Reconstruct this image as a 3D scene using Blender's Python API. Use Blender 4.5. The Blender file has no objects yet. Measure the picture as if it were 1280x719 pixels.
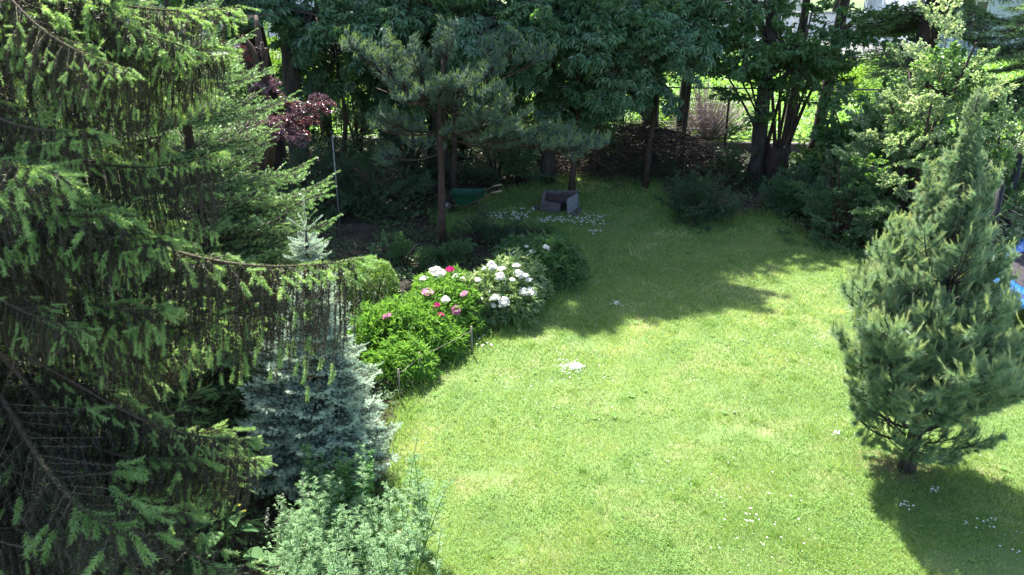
import bpy, math, random
import numpy as np
from mathutils import Vector, Matrix

R = math.radians
rng = np.random.default_rng(11)
random.seed(11)
SC = bpy.context.scene
COL = SC.collection

# ------------------------------------------------------------------ camera
CAM_H, PITCH, F = 5.2, R(23), 1065.0
cam = bpy.data.cameras.new('camera')
cam.sensor_width = 36
cam.lens = 36 * F / 1280
cam.clip_start, cam.clip_end = .1, 900
camo = bpy.data.objects.new('camera', cam)
COL.objects.link(camo)
camo.location = (0, 0, CAM_H)
camo.rotation_euler = (math.pi / 2 - PITCH, 0, 0)
SC.camera = camo

# ------------------------------------------------------------------ light
SUN_EL, SUN_AZ = R(58), R(-20)          # azimuth from +Y, clockwise towards +X
sd = Vector((math.sin(SUN_AZ) * math.cos(SUN_EL), math.cos(SUN_AZ) * math.cos(SUN_EL), math.sin(SUN_EL)))
world = bpy.data.worlds.new('World')
SC.world = world
world.use_nodes = True
wn = world.node_tree
bg = wn.nodes['Background']
sky = wn.nodes.new('ShaderNodeTexSky')
sky.sky_type = 'NISHITA'
sky.sun_disc = False
sky.sun_elevation = SUN_EL
sky.sun_rotation = SUN_AZ
sky.air_density = 1.0
sky.dust_density = 1.5
wn.links.new(sky.outputs[0], bg.inputs[0])
bg.inputs[1].default_value = .11
sl = bpy.data.lights.new('sun', 'SUN')
sl.energy = 5.0
sl.angle = R(.53)
sl.color = (1, .965, .9)
so = bpy.data.objects.new('sun', sl)
COL.objects.link(so)
so.location = sd * 60
so.rotation_euler = (-sd).to_track_quat('-Z', 'Y').to_euler()
SC.view_settings.view_transform = 'Standard'
SC.view_settings.look = 'None'
SC.view_settings.gamma = 1
SC.view_settings.exposure = 2.3
SC.cycles.max_bounces = 7
SC.cycles.transparent_max_bounces = 4
SC.cycles.diffuse_bounces = 4
SC.cycles.transmission_bounces = 4


# ------------------------------------------------------------------ pixel helpers (photograph 1280x719 -> place)
def ray(px, py):
    x, y = (px - 640) / F, -(py - 359.5) / F
    return np.array([x, math.cos(PITCH) + y * math.sin(PITCH), -math.sin(PITCH) + y * math.cos(PITCH)])


def at(px, py, Y):
    d = ray(px, py)
    return d * (Y / d[1]) + np.array([0, 0, CAM_H])


def gr(px, py, z=0.):
    d = ray(px, py)
    return d * ((z - CAM_H) / d[2]) + np.array([0, 0, CAM_H])


# ------------------------------------------------------------------ materials
def nodes_of(name):
    m = bpy.data.materials.new(name)
    m.use_nodes = True
    nt = m.node_tree
    return m, nt, nt.nodes['Principled BSDF'], nt.nodes['Material Output']


def leaf_mat(name, a, b, trans=.4, tcol=None, rough=.45, spec=.4, c=None, cthr=.9):
    """a..b by per-leaf tint; light also passes through"""
    m, nt, p, out = nodes_of(name)
    L = nt.links.new
    at_ = nt.nodes.new('ShaderNodeAttribute'); at_.attribute_name = 'tint'
    oi = nt.nodes.new('ShaderNodeObjectInfo')
    ad = nt.nodes.new('ShaderNodeMath'); ad.operation = 'MULTIPLY_ADD'
    L(oi.outputs['Random'], ad.inputs[0]); ad.inputs[1].default_value = .35
    sb = nt.nodes.new('ShaderNodeMath'); sb.operation = 'MULTIPLY_ADD'
    L(at_.outputs['Fac'], sb.inputs[0]); sb.inputs[1].default_value = .8; sb.inputs[2].default_value = -.07
    L(sb.outputs[0], ad.inputs[2])
    r = nt.nodes.new('ShaderNodeValToRGB')
    r.color_ramp.elements[0].color = (*a, 1)
    r.color_ramp.elements[1].color = (*b, 1)
    if c:
        r.color_ramp.elements[1].position = cthr - .04
        e = r.color_ramp.elements.new(cthr); e.color = (*c, 1)
    L(ad.outputs[0], r.inputs[0])
    L(r.outputs[0], p.inputs['Base Color'])
    p.inputs['Roughness'].default_value = rough
    p.inputs['Specular IOR Level'].default_value = spec
    tr = nt.nodes.new('ShaderNodeBsdfTranslucent')
    mx = nt.nodes.new('ShaderNodeMix'); mx.data_type = 'RGBA'; mx.blend_type = 'MULTIPLY'
    mx.inputs[0].default_value = 1
    L(r.outputs[0], mx.inputs[6])
    mx.inputs[7].default_value = (*(tcol or (1.4, 1.5, .7)), 1)
    L(mx.outputs[2], tr.inputs[0])
    ms = nt.nodes.new('ShaderNodeMixShader'); ms.inputs[0].default_value = trans
    L(p.outputs[0], ms.inputs[1]); L(tr.outputs[0], ms.inputs[2])
    L(ms.outputs[0], out.inputs[0])
    return m


def noise_mat(name, a, b, scale=8, rough=.85, bump=.3, bscale=None, stretch=(1, 1, 1), spec=.25, c=None, detail=8, metal=0):
    m, nt, p, out = nodes_of(name)
    L = nt.links.new
    tc = nt.nodes.new('ShaderNodeTexCoord')
    mp = nt.nodes.new('ShaderNodeMapping'); mp.inputs['Scale'].default_value = stretch
    L(tc.outputs['Object'], mp.inputs[0])
    n = nt.nodes.new('ShaderNodeTexNoise'); n.inputs['Scale'].default_value = scale; n.inputs['Detail'].default_value = detail
    n.inputs['Roughness'].default_value = .65
    L(mp.outputs[0], n.inputs['Vector'])
    r = nt.nodes.new('ShaderNodeValToRGB')
    r.color_ramp.elements[0].position, r.color_ramp.elements[1].position = .32, .68
    r.color_ramp.elements[0].color, r.color_ramp.elements[1].color = (*a, 1), (*b, 1)
    if c:
        e = r.color_ramp.elements.new(.5); e.color = (*c, 1)
    L(n.outputs[0], r.inputs[0]); L(r.outputs[0], p.inputs['Base Color'])
    p.inputs['Roughness'].default_value = rough
    p.inputs['Specular IOR Level'].default_value = spec
    p.inputs['Metallic'].default_value = metal
    if bump:
        n2 = nt.nodes.new('ShaderNodeTexNoise'); n2.inputs['Scale'].default_value = bscale or scale * 3; n2.inputs['Detail'].default_value = 6
        L(mp.outputs[0], n2.inputs['Vector'])
        bp = nt.nodes.new('ShaderNodeBump'); bp.inputs['Strength'].default_value = bump; bp.inputs['Distance'].default_value = .02
        L(n2.outputs[0], bp.inputs['Height']); L(bp.outputs[0], p.inputs['Normal'])
    return m


M = {}
M['bark_grey'] = noise_mat('bark_grey', (.022, .019, .016), (.075, .065, .055), 14, bump=.8, stretch=(1, 1, .25))
M['bark_brown'] = noise_mat('bark_brown', (.025, .016, .012), (.075, .05, .038), 16, bump=.8, stretch=(1, 1, .3))
M['bark_red'] = noise_mat('bark_red', (.03, .018, .013), (.09, .055, .042), 18, bump=.7, stretch=(1, 1, .35))
M['twig'] = noise_mat('twig', (.035, .025, .02), (.1, .075, .06), 30, bump=0)
M['spruce_wood'] = noise_mat('spruce_wood', (.04, .028, .02), (.12, .09, .065), 30, bump=0)
M['spruce_old'] = leaf_mat('spruce_old', (.014, .015, .009), (.05, .05, .027), .06, rough=.5, spec=.4, c=(.12, .07, .045), cthr=.78)
M['spruce_new'] = leaf_mat('spruce_new', (.15, .27, .08), (.36, .48, .2), .36, (1.3, 1.4, .7), rough=.4)
M['blue_old'] = leaf_mat('blue_old', (.06, .095, .07), (.14, .2, .155), .15, (1.2, 1.3, 1.1), rough=.5)
M['blue_new'] = leaf_mat('blue_new', (.38, .48, .37), (.58, .66, .54), .25, (1.1, 1.2, 1.), rough=.5)
M['fir_old'] = leaf_mat('fir_old', (.03, .06, .03), (.08, .13, .06), .2, (1.2, 1.4, .8), rough=.4)
M['fir_new'] = leaf_mat('fir_new', (.12, .22, .08), (.26, .37, .16), .35, (1.25, 1.4, .8), rough=.35, spec=.6)
M['pine_old'] = leaf_mat('pine_old', (.1, .18, .1), (.28, .38, .23), .35, (1.3, 1.4, .9), rough=.33, spec=.6)
M['pine_new'] = leaf_mat('pine_new', (.24, .32, .15), (.38, .43, .24), .3, rough=.4, c=(.34, .27, .15), cthr=.85)
M['scots_old'] = leaf_mat('scots_old', (.09, .14, .105), (.19, .26, .2), .25, (1.2, 1.3, 1.), rough=.4)
M['scots_new'] = leaf_mat('scots_new', (.14, .2, .09), (.22, .3, .13), .3, rough=.4)
M['walnut'] = leaf_mat('walnut', (.055, .13, .065), (.15, .26, .14), .35, (1.3, 1.5, .6), rough=.33, spec=.7)
M['hazel'] = leaf_mat('hazel', (.06, .13, .05), (.14, .24, .1), .42, (1.6, 1.7, .5), rough=.4, spec=.5)
M['ash_leaf'] = leaf_mat('ash_leaf', (.05, .11, .055), (.12, .21, .11), .4, (1.5, 1.6, .5), rough=.4)
M['cream_leaf'] = leaf_mat('cream_leaf', (.11, .22, .09), (.3, .4, .2), .35, (1.3, 1.3, .8), rough=.5, c=(.6, .64, .44), cthr=.72)
M['bright_leaf'] = leaf_mat('bright_leaf', (.1, .2, .03), (.2, .32, .06), .45, (1.7, 1.7, .5))
M['dark_leaf'] = leaf_mat('dark_leaf', (.03, .065, .035), (.08, .14, .07), .3, (1.4, 1.5, .6))
M['maple'] = leaf_mat('maple', (.05, .02, .028), (.13, .055, .06), .22, (1.8, .7, .6), rough=.22, spec=1.)
M['peony_lime'] = leaf_mat('peony_lime', (.08, .19, .035), (.2, .34, .09), .4, (1.35, 1.4, .6), rough=.38)
M['peony_dark'] = leaf_mat('peony_dark', (.045, .11, .04), (.11, .2, .08), .33, (1.4, 1.5, .6), rough=.3, spec=.6)
M['peony_pale'] = leaf_mat('peony_pale', (.09, .17, .07), (.22, .3, .15), .3, (1.4, 1.4, .7), rough=.3, spec=.6, c=(.6, .64, .5), cthr=.78)
M['petal_white'] = leaf_mat('petal_white', (.72, .7, .66), (.85, .85, .82), .3, (1, 1, 1), rough=.6, spec=.2)
M['petal_pink'] = leaf_mat('petal_pink', (.6, .16, .36), (.86, .6, .72), .3, (1, 1, 1), rough=.6, spec=.2)
M['petal_magenta'] = leaf_mat('petal_magenta', (.42, .015, .16), (.6, .06, .26), .3, (1, 1, 1), rough=.6, spec=.2)
M['box_leaf'] = leaf_mat('box_leaf', (.07, .14, .03), (.18, .27, .06), .3)
M['mugwort'] = leaf_mat('mugwort', (.12, .23, .1), (.31, .42, .24), .3, (1.2, 1.3, .8), rough=.5)
M['mugwort_spike'] = leaf_mat('mugwort_spike', (.2, .2, .17), (.36, .34, .3), .2, (1, 1, 1), rough=.7)
M['green_leaf'] = leaf_mat('green_leaf', (.06, .15, .04), (.12, .25, .07), .35)
M['broad_leaf'] = leaf_mat('broad_leaf', (.035, .09, .03), (.08, .15, .055), .25, (1.2, 1.4, .7), rough=.75, spec=.1)
M['yellow_petal'] = leaf_mat('yellow_petal', (.3, .3, .04), (.4, .38, .07), .3, (1, 1, 1))
M['grass'] = leaf_mat('grass', (.08, .185, .04), (.27, .36, .115), .4, (1.4, 1.4, .7), rough=.42, spec=.4, c=(.54, .5, .32), cthr=.87)
M['clover'] = leaf_mat('clover', (.11, .22, .05), (.21, .33, .1), .4, (1.3, 1.35, .7), rough=.7, spec=.12)
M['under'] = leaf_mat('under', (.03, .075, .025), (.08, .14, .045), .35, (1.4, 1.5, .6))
M['meadow_leaf'] = leaf_mat('meadow_leaf', (.08, .18, .03), (.2, .34, .08), .42, (1.4, 1.5, .5))
M['soil'] = noise_mat('soil', (.016, .013, .009), (.05, .038, .026), 3, .95, .6, 20, c=(.028, .022, .015))
M['lawn_soil'] = noise_mat('lawn_soil', (.06, .1, .03), (.15, .155, .07), 1.3, .95, .6, 60, c=(.09, .14, .04))
M['meadow'] = noise_mat('meadow', (.09, .16, .03), (.2, .26, .07), 1.1, .95, .5, 30)
M['far_ground'] = noise_mat('far_ground', (.05, .09, .03), (.12, .15, .06), .15, .95, .3, 10)
M['asphalt'] = noise_mat('asphalt', (.07, .07, .072), (.13, .13, .13), 3, .9, .2, 80)
M['concrete'] = noise_mat('concrete', (.2, .2, .2), (.36, .35, .34), 5, .9, .5, 40)
M['slab'] = noise_mat('slab', (.05, .044, .046), (.12, .108, .112), 9, .9, .6, 50)
M['slab_pale'] = noise_mat('slab_pale', (.12, .12, .135), (.22, .22, .24), 9, .9, .5, 50)
M['kerb'] = noise_mat('kerb', (.11, .1, .09), (.2, .19, .17), 6, .9, .5, 40)
M['plaster_white'] = noise_mat('plaster_white', (.6, .6, .58), (.74, .73, .7), 2, .9, .2, 60)
M['plaster_blue'] = noise_mat('plaster_blue', (.42, .47, .52), (.55, .6, .64), 2, .9, .2, 60)
M['roof_tile'] = noise_mat('roof_tile', (.16, .06, .04), (.28, .12, .08), 6, .8, .5, 30)
M['metal_dark'] = noise_mat('metal_dark', (.02, .02, .02), (.06, .055, .05), 20, .5, .1, 60, metal=.3)
M['metal_rust'] = noise_mat('metal_rust', (.06, .035, .025), (.15, .08, .05), 20, .8, .3, 60)
M['metal_grey'] = noise_mat('metal_grey', (.12, .12, .12), (.24, .24, .24), 20, .5, .1, 60, metal=.6)
M['black_foam'] = noise_mat('black_foam', (.008, .008, .009), (.02, .02, .022), 20, .6, .2, 40)
M['mat_dark'] = noise_mat('mat_dark', (.02, .016, .02), (.045, .035, .04), 60, .8, .1, 100)
M['blue_pvc'] = noise_mat('blue_pvc', (.015, .11, .42), (.05, .22, .6), 7, .22, .9, 9, spec=.6)
M['green_paint'] = noise_mat('green_paint', (.003, .035, .018), (.01, .07, .035), 6, .6, .1, 30)
M['wood_pale'] = noise_mat('wood_pale', (.2, .15, .09), (.34, .26, .18), 12, .7, .2, 40, stretch=(1, 1, .3))
M['wood_grey'] = noise_mat('wood_grey', (.12, .1, .08), (.26, .23, .19), 12, .8, .4, 40, stretch=(1, 1, .3))
M['rubber'] = noise_mat('rubber', (.012, .012, .012), (.03, .03, .03), 20, .8, .2, 40)
M['glass_dark'] = noise_mat('glass_dark', (.03, .035, .04), (.05, .055, .06), 2, .08, 0, spec=.8)
M['cord'] = noise_mat('cord', (.16, .14, .12), (.26, .23, .2), 20, .8, 0)
M['dry_litter'] = leaf_mat('dry_litter', (.16, .09, .05), (.36, .24, .15), .15, (1, 1, 1), rough=.8)
M['dead_leaf'] = leaf_mat('dead_leaf', (.02, .015, .012), (.07, .05, .038), .05, (1, 1, 1), rough=.9)


# ------------------------------------------------------------------ mesh builder
def norm(a):
    a = np.asarray(a, float)
    return a / np.maximum(np.linalg.norm(a, axis=-1, keepdims=True), 1e-9)


def rvec(n):
    return norm(rng.normal(size=(n, 3)))


class MB:
    def __init__(self):
        self.V, self.T, self.mi, self.ti, self.sm, self.n = [], [], [], [], [], 0

    def add(self, V, T, mat=0, tint=.5, smooth=False):
        V = np.asarray(V, float).reshape(-1, 3); T = np.asarray(T, int).reshape(-1, 3)
        self.V.append(V); self.T.append(T + self.n); self.n += len(V)
        m = len(T)
        self.mi.append(np.full(m, mat, np.int32))
        self.ti.append(np.broadcast_to(np.asarray(tint, np.float32), (m,)).astype(np.float32))
        self.sm.append(np.full(m, smooth, bool))

    def tris(self):
        return sum(len(t) for t in self.T)

    def mesh(self, name, mats):
        V = np.concatenate(self.V); T = np.concatenate(self.T)
        me = bpy.data.meshes.new(name)
        me.vertices.add(len(V)); me.vertices.foreach_set('co', V.astype(np.float32).ravel())
        me.loops.add(T.size); me.loops.foreach_set('vertex_index', T.astype(np.int32).ravel())
        me.polygons.add(len(T))
        me.polygons.foreach_set('loop_start', (np.arange(len(T)) * 3).astype(np.int32))
        for k in (mats if isinstance(mats, (list, tuple)) else [mats]):
            me.materials.append(M[k] if isinstance(k, str) else k)
        me.polygons.foreach_set('material_index', np.concatenate(self.mi))
        me.polygons.foreach_set('use_smooth', np.concatenate(self.sm))
        a = me.attributes.new('tint', 'FLOAT', 'FACE')
        a.data.foreach_set('value', np.concatenate(self.ti))
        me.update(calc_edges=True)
        return me

    def build(self, name, mats, parent=None, loc=None):
        return link(name, self.mesh(name, mats), parent, loc)


def link(name, me, parent=None, loc=None):
    o = bpy.data.objects.new(name, me)
    COL.objects.link(o)
    if parent is not None:
        o.parent = parent
    if loc is not None:
        o.location = loc
    return o


def tag(o, label=None, cat=None, group=None, kind=None):
    if label: o['label'] = label
    if cat: o['category'] = cat
    if group: o['group'] = group
    if kind: o['kind'] = kind
    return o


def thing(name, label, cat, loc, group=None):
    o = bpy.data.objects.new(name, None)
    o.empty_display_size = .2
    COL.objects.link(o)
    o.location = [float(v) for v in loc]
    return tag(o, label, cat, group)


def needles(mb, P, D, L, W, mat, tint):
    n = len(P)
    S = norm(np.cross(D, rvec(n))) * (np.broadcast_to(W, (n,))[:, None] / 2)
    V = np.stack([P - S, P + S, P + D * np.broadcast_to(L, (n,))[:, None]], 1)
    mb.add(V, np.arange(3 * n), mat, tint)


def shoots(mb, A, B, n, L, W, ang, mat, t0=0, t1=1, up=0., tint=None):
    """K shoots A->B, each clothed in n needles"""
    A, B = np.asarray(A, float).reshape(-1, 3), np.asarray(B, float).reshape(-1, 3)
    K = len(A)
    if K == 0: return
    ax = norm(B - A)
    t = rng.uniform(t0, t1, (K, n))
    P = (A[:, None] + (B - A)[:, None] * t[..., None]).reshape(-1, 3)
    AX = np.repeat(ax, n, 0)
    rad = norm(np.cross(AX, rvec(K * n)))
    rad[:, 2] += up
    a = R(ang) * rng.uniform(.75, 1.25, K * n)
    D = norm(AX * np.cos(a)[:, None] + norm(rad) * np.sin(a)[:, None])
    ti = (np.repeat(rng.uniform(0, 1, K), n) * .6 + rng.uniform(0, .4, K * n)) if tint is None else tint
    needles(mb, P, D, L * rng.uniform(.75, 1.2, K * n), W, mat, ti)


def leaves(mb, P, D, N, L, W, mat=0, tint=None, fold=.12, droop=.1, fine=False):
    n = len(P)
    if n == 0: return
    D = norm(D); S = norm(np.cross(D, N)); N = norm(np.cross(S, D))
    L = np.broadcast_to(L, (n,))[:, None]; W = np.broadcast_to(W, (n,))[:, None]
    ti = rng.uniform(0, 1, n) if tint is None else np.broadcast_to(tint, (n,))
    b = P; l = P + D * L * .45 + S * W * .5 + N * W * fold; r = P + D * L * .45 - S * W * .5 + N * W * fold
    t = P + D * L - N * L * droop
    if not fine:
        V = np.stack([b, l, t, r], 1)
        base = np.arange(n)[:, None] * 4
        T = np.concatenate([base + [0, 2, 1], base + [0, 3, 2]], 1)
        mb.add(V, T, mat, np.repeat(ti, 2))
    else:
        m = P + D * L * .5
        l2 = P + D * L * .78 + S * W * .3 + N * W * fold * .5 - N * L * droop * .5
        r2 = P + D * L * .78 - S * W * .3 + N * W * fold * .5 - N * L * droop * .5
        V = np.stack([b, l, l2, t, r2, r, m], 1)
        base = np.arange(n)[:, None] * 7
        T = np.concatenate([base + [0, 6, 1], base + [1, 6, 2], base + [2, 6, 3], base + [3, 6, 4], base + [4, 6, 5], base + [5, 6, 0]], 1)
        mb.add(V, T, mat, np.repeat(ti, 6))


def tube(mb, pts, radii, sides=6, mat=0, tint=.5, cap=True):
    pts = np.asarray(pts, float); n = len(pts)
    radii = np.broadcast_to(radii, (n,))
    tan = norm(np.gradient(pts, axis=0))
    ref = np.array([0, 0, 1.]) if abs(tan[0][2]) < .9 else np.array([1., 0, 0])
    U = norm(np.cross(tan, ref)); Wv = norm(np.cross(tan, U))
    a = np.arange(sides) * 2 * math.pi / sides
    V = pts[:, None] + radii[:, None, None] * (U[:, None] * np.cos(a)[None, :, None] + Wv[:, None] * np.sin(a)[None, :, None])
    T = []
    for i in range(n - 1):
        for j in range(sides):
            k = (j + 1) % sides
            p, q, r, s = i * sides + j, i * sides + k, (i + 1) * sides + j, (i + 1) * sides + k
            T += [(p, q, s), (p, s, r)]
    V = V.reshape(-1, 3)
    if cap:
        V = np.concatenate([V, pts[-1:], pts[:1]])
        e = n * sides
        for j in range(sides):
            k = (j + 1) % sides
            T += [((n - 1) * sides + j, (n - 1) * sides + k, e), (k, j, e + 1)]
    mb.add(V, T, mat, tint, True)


def sticks(mb, A, B, r, mat=0):
    """many straight three-sided twigs, tapering"""
    A, B = np.asarray(A, float).reshape(-1, 3), np.asarray(B, float).reshape(-1, 3)
    n = len(A)
    if n == 0: return
    ax = norm(B - A); U = norm(np.cross(ax, rvec(n))); W = np.cross(ax, U)
    r = np.broadcast_to(r, (n,))[:, None]
    V = []
    for P, k in ((A, 1.), (B, .5)):
        for a in (0, 2.094, 4.189):
            V.append(P + (U * math.cos(a) + W * math.sin(a)) * r * k)
    V = np.stack(V, 1)
    base = np.arange(n)[:, None] * 6
    T = np.concatenate([base + f for f in ([0, 1, 4], [0, 4, 3], [1, 2, 5], [1, 5, 4], [2, 0, 3], [2, 3, 5])], 1)
    mb.add(V, T, mat, .5)


def box(mb, c, s, rz=0., mat=0, bev=.0, tilt=0.):
    """box with chamfered vertical and top edges, centre c, size s"""
    x, y, z = s[0] / 2, s[1] / 2, s[2] / 2
    b = min(bev, x * .4, y * .4, z * .4) if bev else 0
    if b:
        ring = lambda X, Y, k: [(-X + k, -Y), (X - k, -Y), (X, -Y + k), (X, Y - k), (X - k, Y), (-X + k, Y), (-X, Y - k), (-X, -Y + k)]
        lv = [(-z, ring(x, y, b)), (z - b, ring(x, y, b)), (z, ring(x - b, y - b, b * .5))]
    else:
        q = [(-x, -y), (x, -y), (x, y), (-x, y)]
        lv = [(-z, q), (z, q)]
    V = [(px, py, h) for h, rg in lv for px, py in rg]
    m = len(lv[0][1]); T = []
    for i in range(len(lv) - 1):
        for j in range(m):
            k = (j + 1) % m
            T += [(i * m + j, i * m + k, (i + 1) * m + k), (i * m + j, (i + 1) * m + k, (i + 1) * m + j)]
    o = (len(lv) - 1) * m
    for j in range(1, m - 1):
        T += [(o, o + j, o + j + 1), (0, j + 1, j)]
    V = np.array(V)
    if tilt:
        ct, st = math.cos(tilt), math.sin(tilt)
        V = V @ np.array([[1, 0, 0], [0, ct, st], [0, -st, ct]])
    cs, sn = math.cos(rz), math.sin(rz)
    V = V @ np.array([[cs, sn, 0], [-sn, cs, 0], [0, 0, 1]]) + np.array(c)
    mb.add(V, T, mat)


def bez(p0, p1, p2, n=8):
    t = np.linspace(0, 1, n)[:, None]
    p0, p1, p2 = map(lambda v: np.asarray(v, float), (p0, p1, p2))
    return p0 * (1 - t) ** 2 + 2 * p1 * t * (1 - t) + p2 * t ** 2


def along(path, s):
    s = np.clip(np.asarray(s, float), 0, 1) * (len(path) - 1)
    i = np.minimum(s.astype(int), len(path) - 2); f = (s - i)[..., None]
    return path[i] * (1 - f) + path[i + 1] * f


# ------------------------------------------------------------------ bough meshes (local +X outwards, +Z up)
def norway_bough(L=2.4, hang=.5, seed=0, full=1., curtain=False, fresh=1.):
    """long spruce branch, pendulous twigs hanging from it like a curtain"""
    mb = MB()
    s = np.linspace(0, 1, 14)
    path = np.stack([s * L, .025 * np.sin(s * 5 + seed) * L, -.09 * L * np.sin(s * 2.8) + .02 * L * s ** 4], 1)
    tube(mb, path, .016 * (1 - s) + .004, 6, 0)
    A0, B0, hp, hl, tipA, tipD = [], [], [], [], [], []
    ns = int(L / .08)
    hprof = lambda t: (.55 + .45 * min(1, t * 2.2)) * (min(1, (1.06 - t) * 3.2) if not curtain else min(1, (1.1 - t) * 6))
    for i in range(ns):
        t = .06 + .93 * i / ns
        p = along(path, t)
        for sg in (-1, 1):
            if rng.random() > .85: continue
            ln = (.1 + (.18 if curtain else .42) * (1 - t) ** .8 * min(1, t * 5)) * rng.uniform(.7, 1.2)
            a = R(rng.uniform(35, 65)) * sg
            d = np.array([math.cos(a), math.sin(a), rng.uniform(-.45, .05)])
            q = p + d * ln
            A0.append(p); B0.append(q)
            k = max(2, int(ln / .06))
            for u in (np.arange(k) + rng.uniform(0, 1)) / k:
                hp.append(p * (1 - u) + q * u); hl.append(hang * rng.uniform(.3, 1) * hprof(t))
            tipA.append(q); tipD.append(norm(q - p))
        for _ in range(6 if curtain else 1):
            if rng.random() < .9 * full:
                hp.append(along(path, t + rng.uniform(-.025, .025)) + ([0, rng.normal(0, .06), -.02] if curtain else 0)); hl.append(hang * rng.uniform(.6, 1.15) * hprof(t))
    A0, B0 = np.array(A0), np.array(B0)
    sticks(mb, A0, B0, .0035, 0)
    shoots(mb, A0, B0, 60, .02, .0042, 55, 1)
    shoots(mb, A0, B0, 8, .02, .0042, 60, 2, up=.8)
    seg = path[:-1], path[1:]
    shoots(mb, seg[0], seg[1], 170, .026, .0042, 60, 1, up=.7)
    seg = path[5:-1], path[6:]
    shoots(mb, seg[0], seg[1], 60, .024, .0042, 55, 2, up=.9)
    hp, hl = np.array(hp), np.array(hl)
    keep = rng.random(len(hp)) < full
    hp, hl = hp[keep], hl[keep]
    n = len(hp)
    mid = hp + np.stack([rng.normal(0, .025, n), rng.normal(0, .025, n), -hl * .5], 1)
    end = mid + np.stack([rng.normal(0, .025, n), rng.normal(0, .025, n), -hl * .5], 1)
    sticks(mb, hp, mid, .0022, 0); sticks(mb, mid, end, .0018, 0)
    cw = .0068 if curtain else .0048
    shoots(mb, hp, mid, 84, .024, cw, 50, 1)
    shoots(mb, mid, end, 84, .024, cw, 48, 1)
    # fresh growth, short and fat, at the ends of about half of them
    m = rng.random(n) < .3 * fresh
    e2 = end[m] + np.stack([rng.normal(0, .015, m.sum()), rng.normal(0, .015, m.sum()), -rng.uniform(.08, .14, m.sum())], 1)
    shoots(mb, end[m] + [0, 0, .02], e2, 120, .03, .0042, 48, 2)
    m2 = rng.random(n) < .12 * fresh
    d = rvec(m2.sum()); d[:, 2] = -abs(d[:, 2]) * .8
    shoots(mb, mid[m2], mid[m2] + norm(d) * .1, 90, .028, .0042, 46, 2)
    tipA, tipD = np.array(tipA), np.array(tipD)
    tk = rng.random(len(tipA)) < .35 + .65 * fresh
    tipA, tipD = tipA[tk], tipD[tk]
    for k in range(2):
        D = norm(tipD + rng.normal(0, .4, tipD.shape) + [0.3, 0, -.25])
        shoots(mb, tipA - D * .02, tipA + D * rng.uniform(.08, .15, (len(D), 1)), 110, .03, .0042, 46, 2, up=.1)
    for k in range(12):
        t = rng.uniform(.72, 1); p = along(path, t)
        D = norm(np.array([1, rng.normal(0, .6), rng.uniform(-.35, .25)]))
        shoots(mb, [p], [p + D * rng.uniform(.1, .18)], 150, .03, .0042, 46, 2)
    shoots(mb, [path[-1] - [.05, 0, 0]], [path[-1] + [.16, 0, 0]], 180, .026, .005, 42, 2)
    return mb.mesh('spruce_bough', ['spruce_wood', 'spruce_old', 'spruce_new'])


def fir_bough(mats, nl=.018, nw=.0026, L=1., dens=1., droop=-.1, thick=1.):
    mb = MB()
    s = np.linspace(0, 1, 8)
    path = np.stack([s * L, .03 * np.sin(s * 4 + rng.uniform(0, 6)), droop * L * np.sin(s * 2.4) + .06 * s ** 3 * L], 1)
    tube(mb, path, .011 * (1 - s) + .003, 5, 0)
    A, B = [path[:-1]], [path[1:]]
    tA, tB = [], []
    for i in range(int(11 * L) + 3):
        t = .12 + .86 * i / (11 * L + 3)
        p = along(path, t)
        for sg in (-1, 1):
            ln = (.06 + .42 * (1 - t)) * L * rng.uniform(.7, 1.1) * min(1, .4 + 2 * t)
            a = R(rng.uniform(42, 58)) * sg
            d = norm(np.array([math.cos(a), math.sin(a), rng.uniform(-.1, .15)]))
            q = p + d * ln
            A.append([p]); B.append([q]); tA.append(q); tB.append(q + norm(d + rng.normal(0, .12, 3)) * .08)
            k = int(ln / .07)
            for j in range(k):
                u = (j + .7) / (k + .5); pp = p * (1 - u) + q * u
                for s2 in (-1, 1):
                    if rng.random() > .85: continue
                    a2 = a + s2 * R(rng.uniform(35, 55))
                    l2 = (.05 + .16 * (1 - u) * ln / .4) * rng.uniform(.7, 1.2)
                    d2 = norm(np.array([math.cos(a2), math.sin(a2), rng.uniform(-.2, .2)]))
                    q2 = pp + d2 * l2
                    A.append([pp]); B.append([q2])
                    tA.append(q2 - d2 * .01); tB.append(q2 + norm(d2 + rng.normal(0, .15, 3)) * rng.uniform(.04, .08))
    A, B = np.concatenate(A), np.concatenate(B)
    sticks(mb, A, B, .003, 0)
    ln = np.linalg.norm(B - A, axis=1)
    for lo, hi, n in ((0, .08, 22), (.08, .18, 40), (.18, 9, 75)):
        k = (ln >= lo) & (ln < hi)
        shoots(mb, A[k], B[k], int(n * dens), nl, nw, 52, 1, up=.25)
    shoots(mb, tA, tB, int(36 * dens), nl * 1.05 * thick, nw * 1.25, 46, 2, up=.15)
    shoots(mb, [path[-1]], [path[-1] + [.12, 0, .03]], 60, nl, nw * 1.2, 42, 2)
    return mb.mesh('needle_bough', mats)


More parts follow.
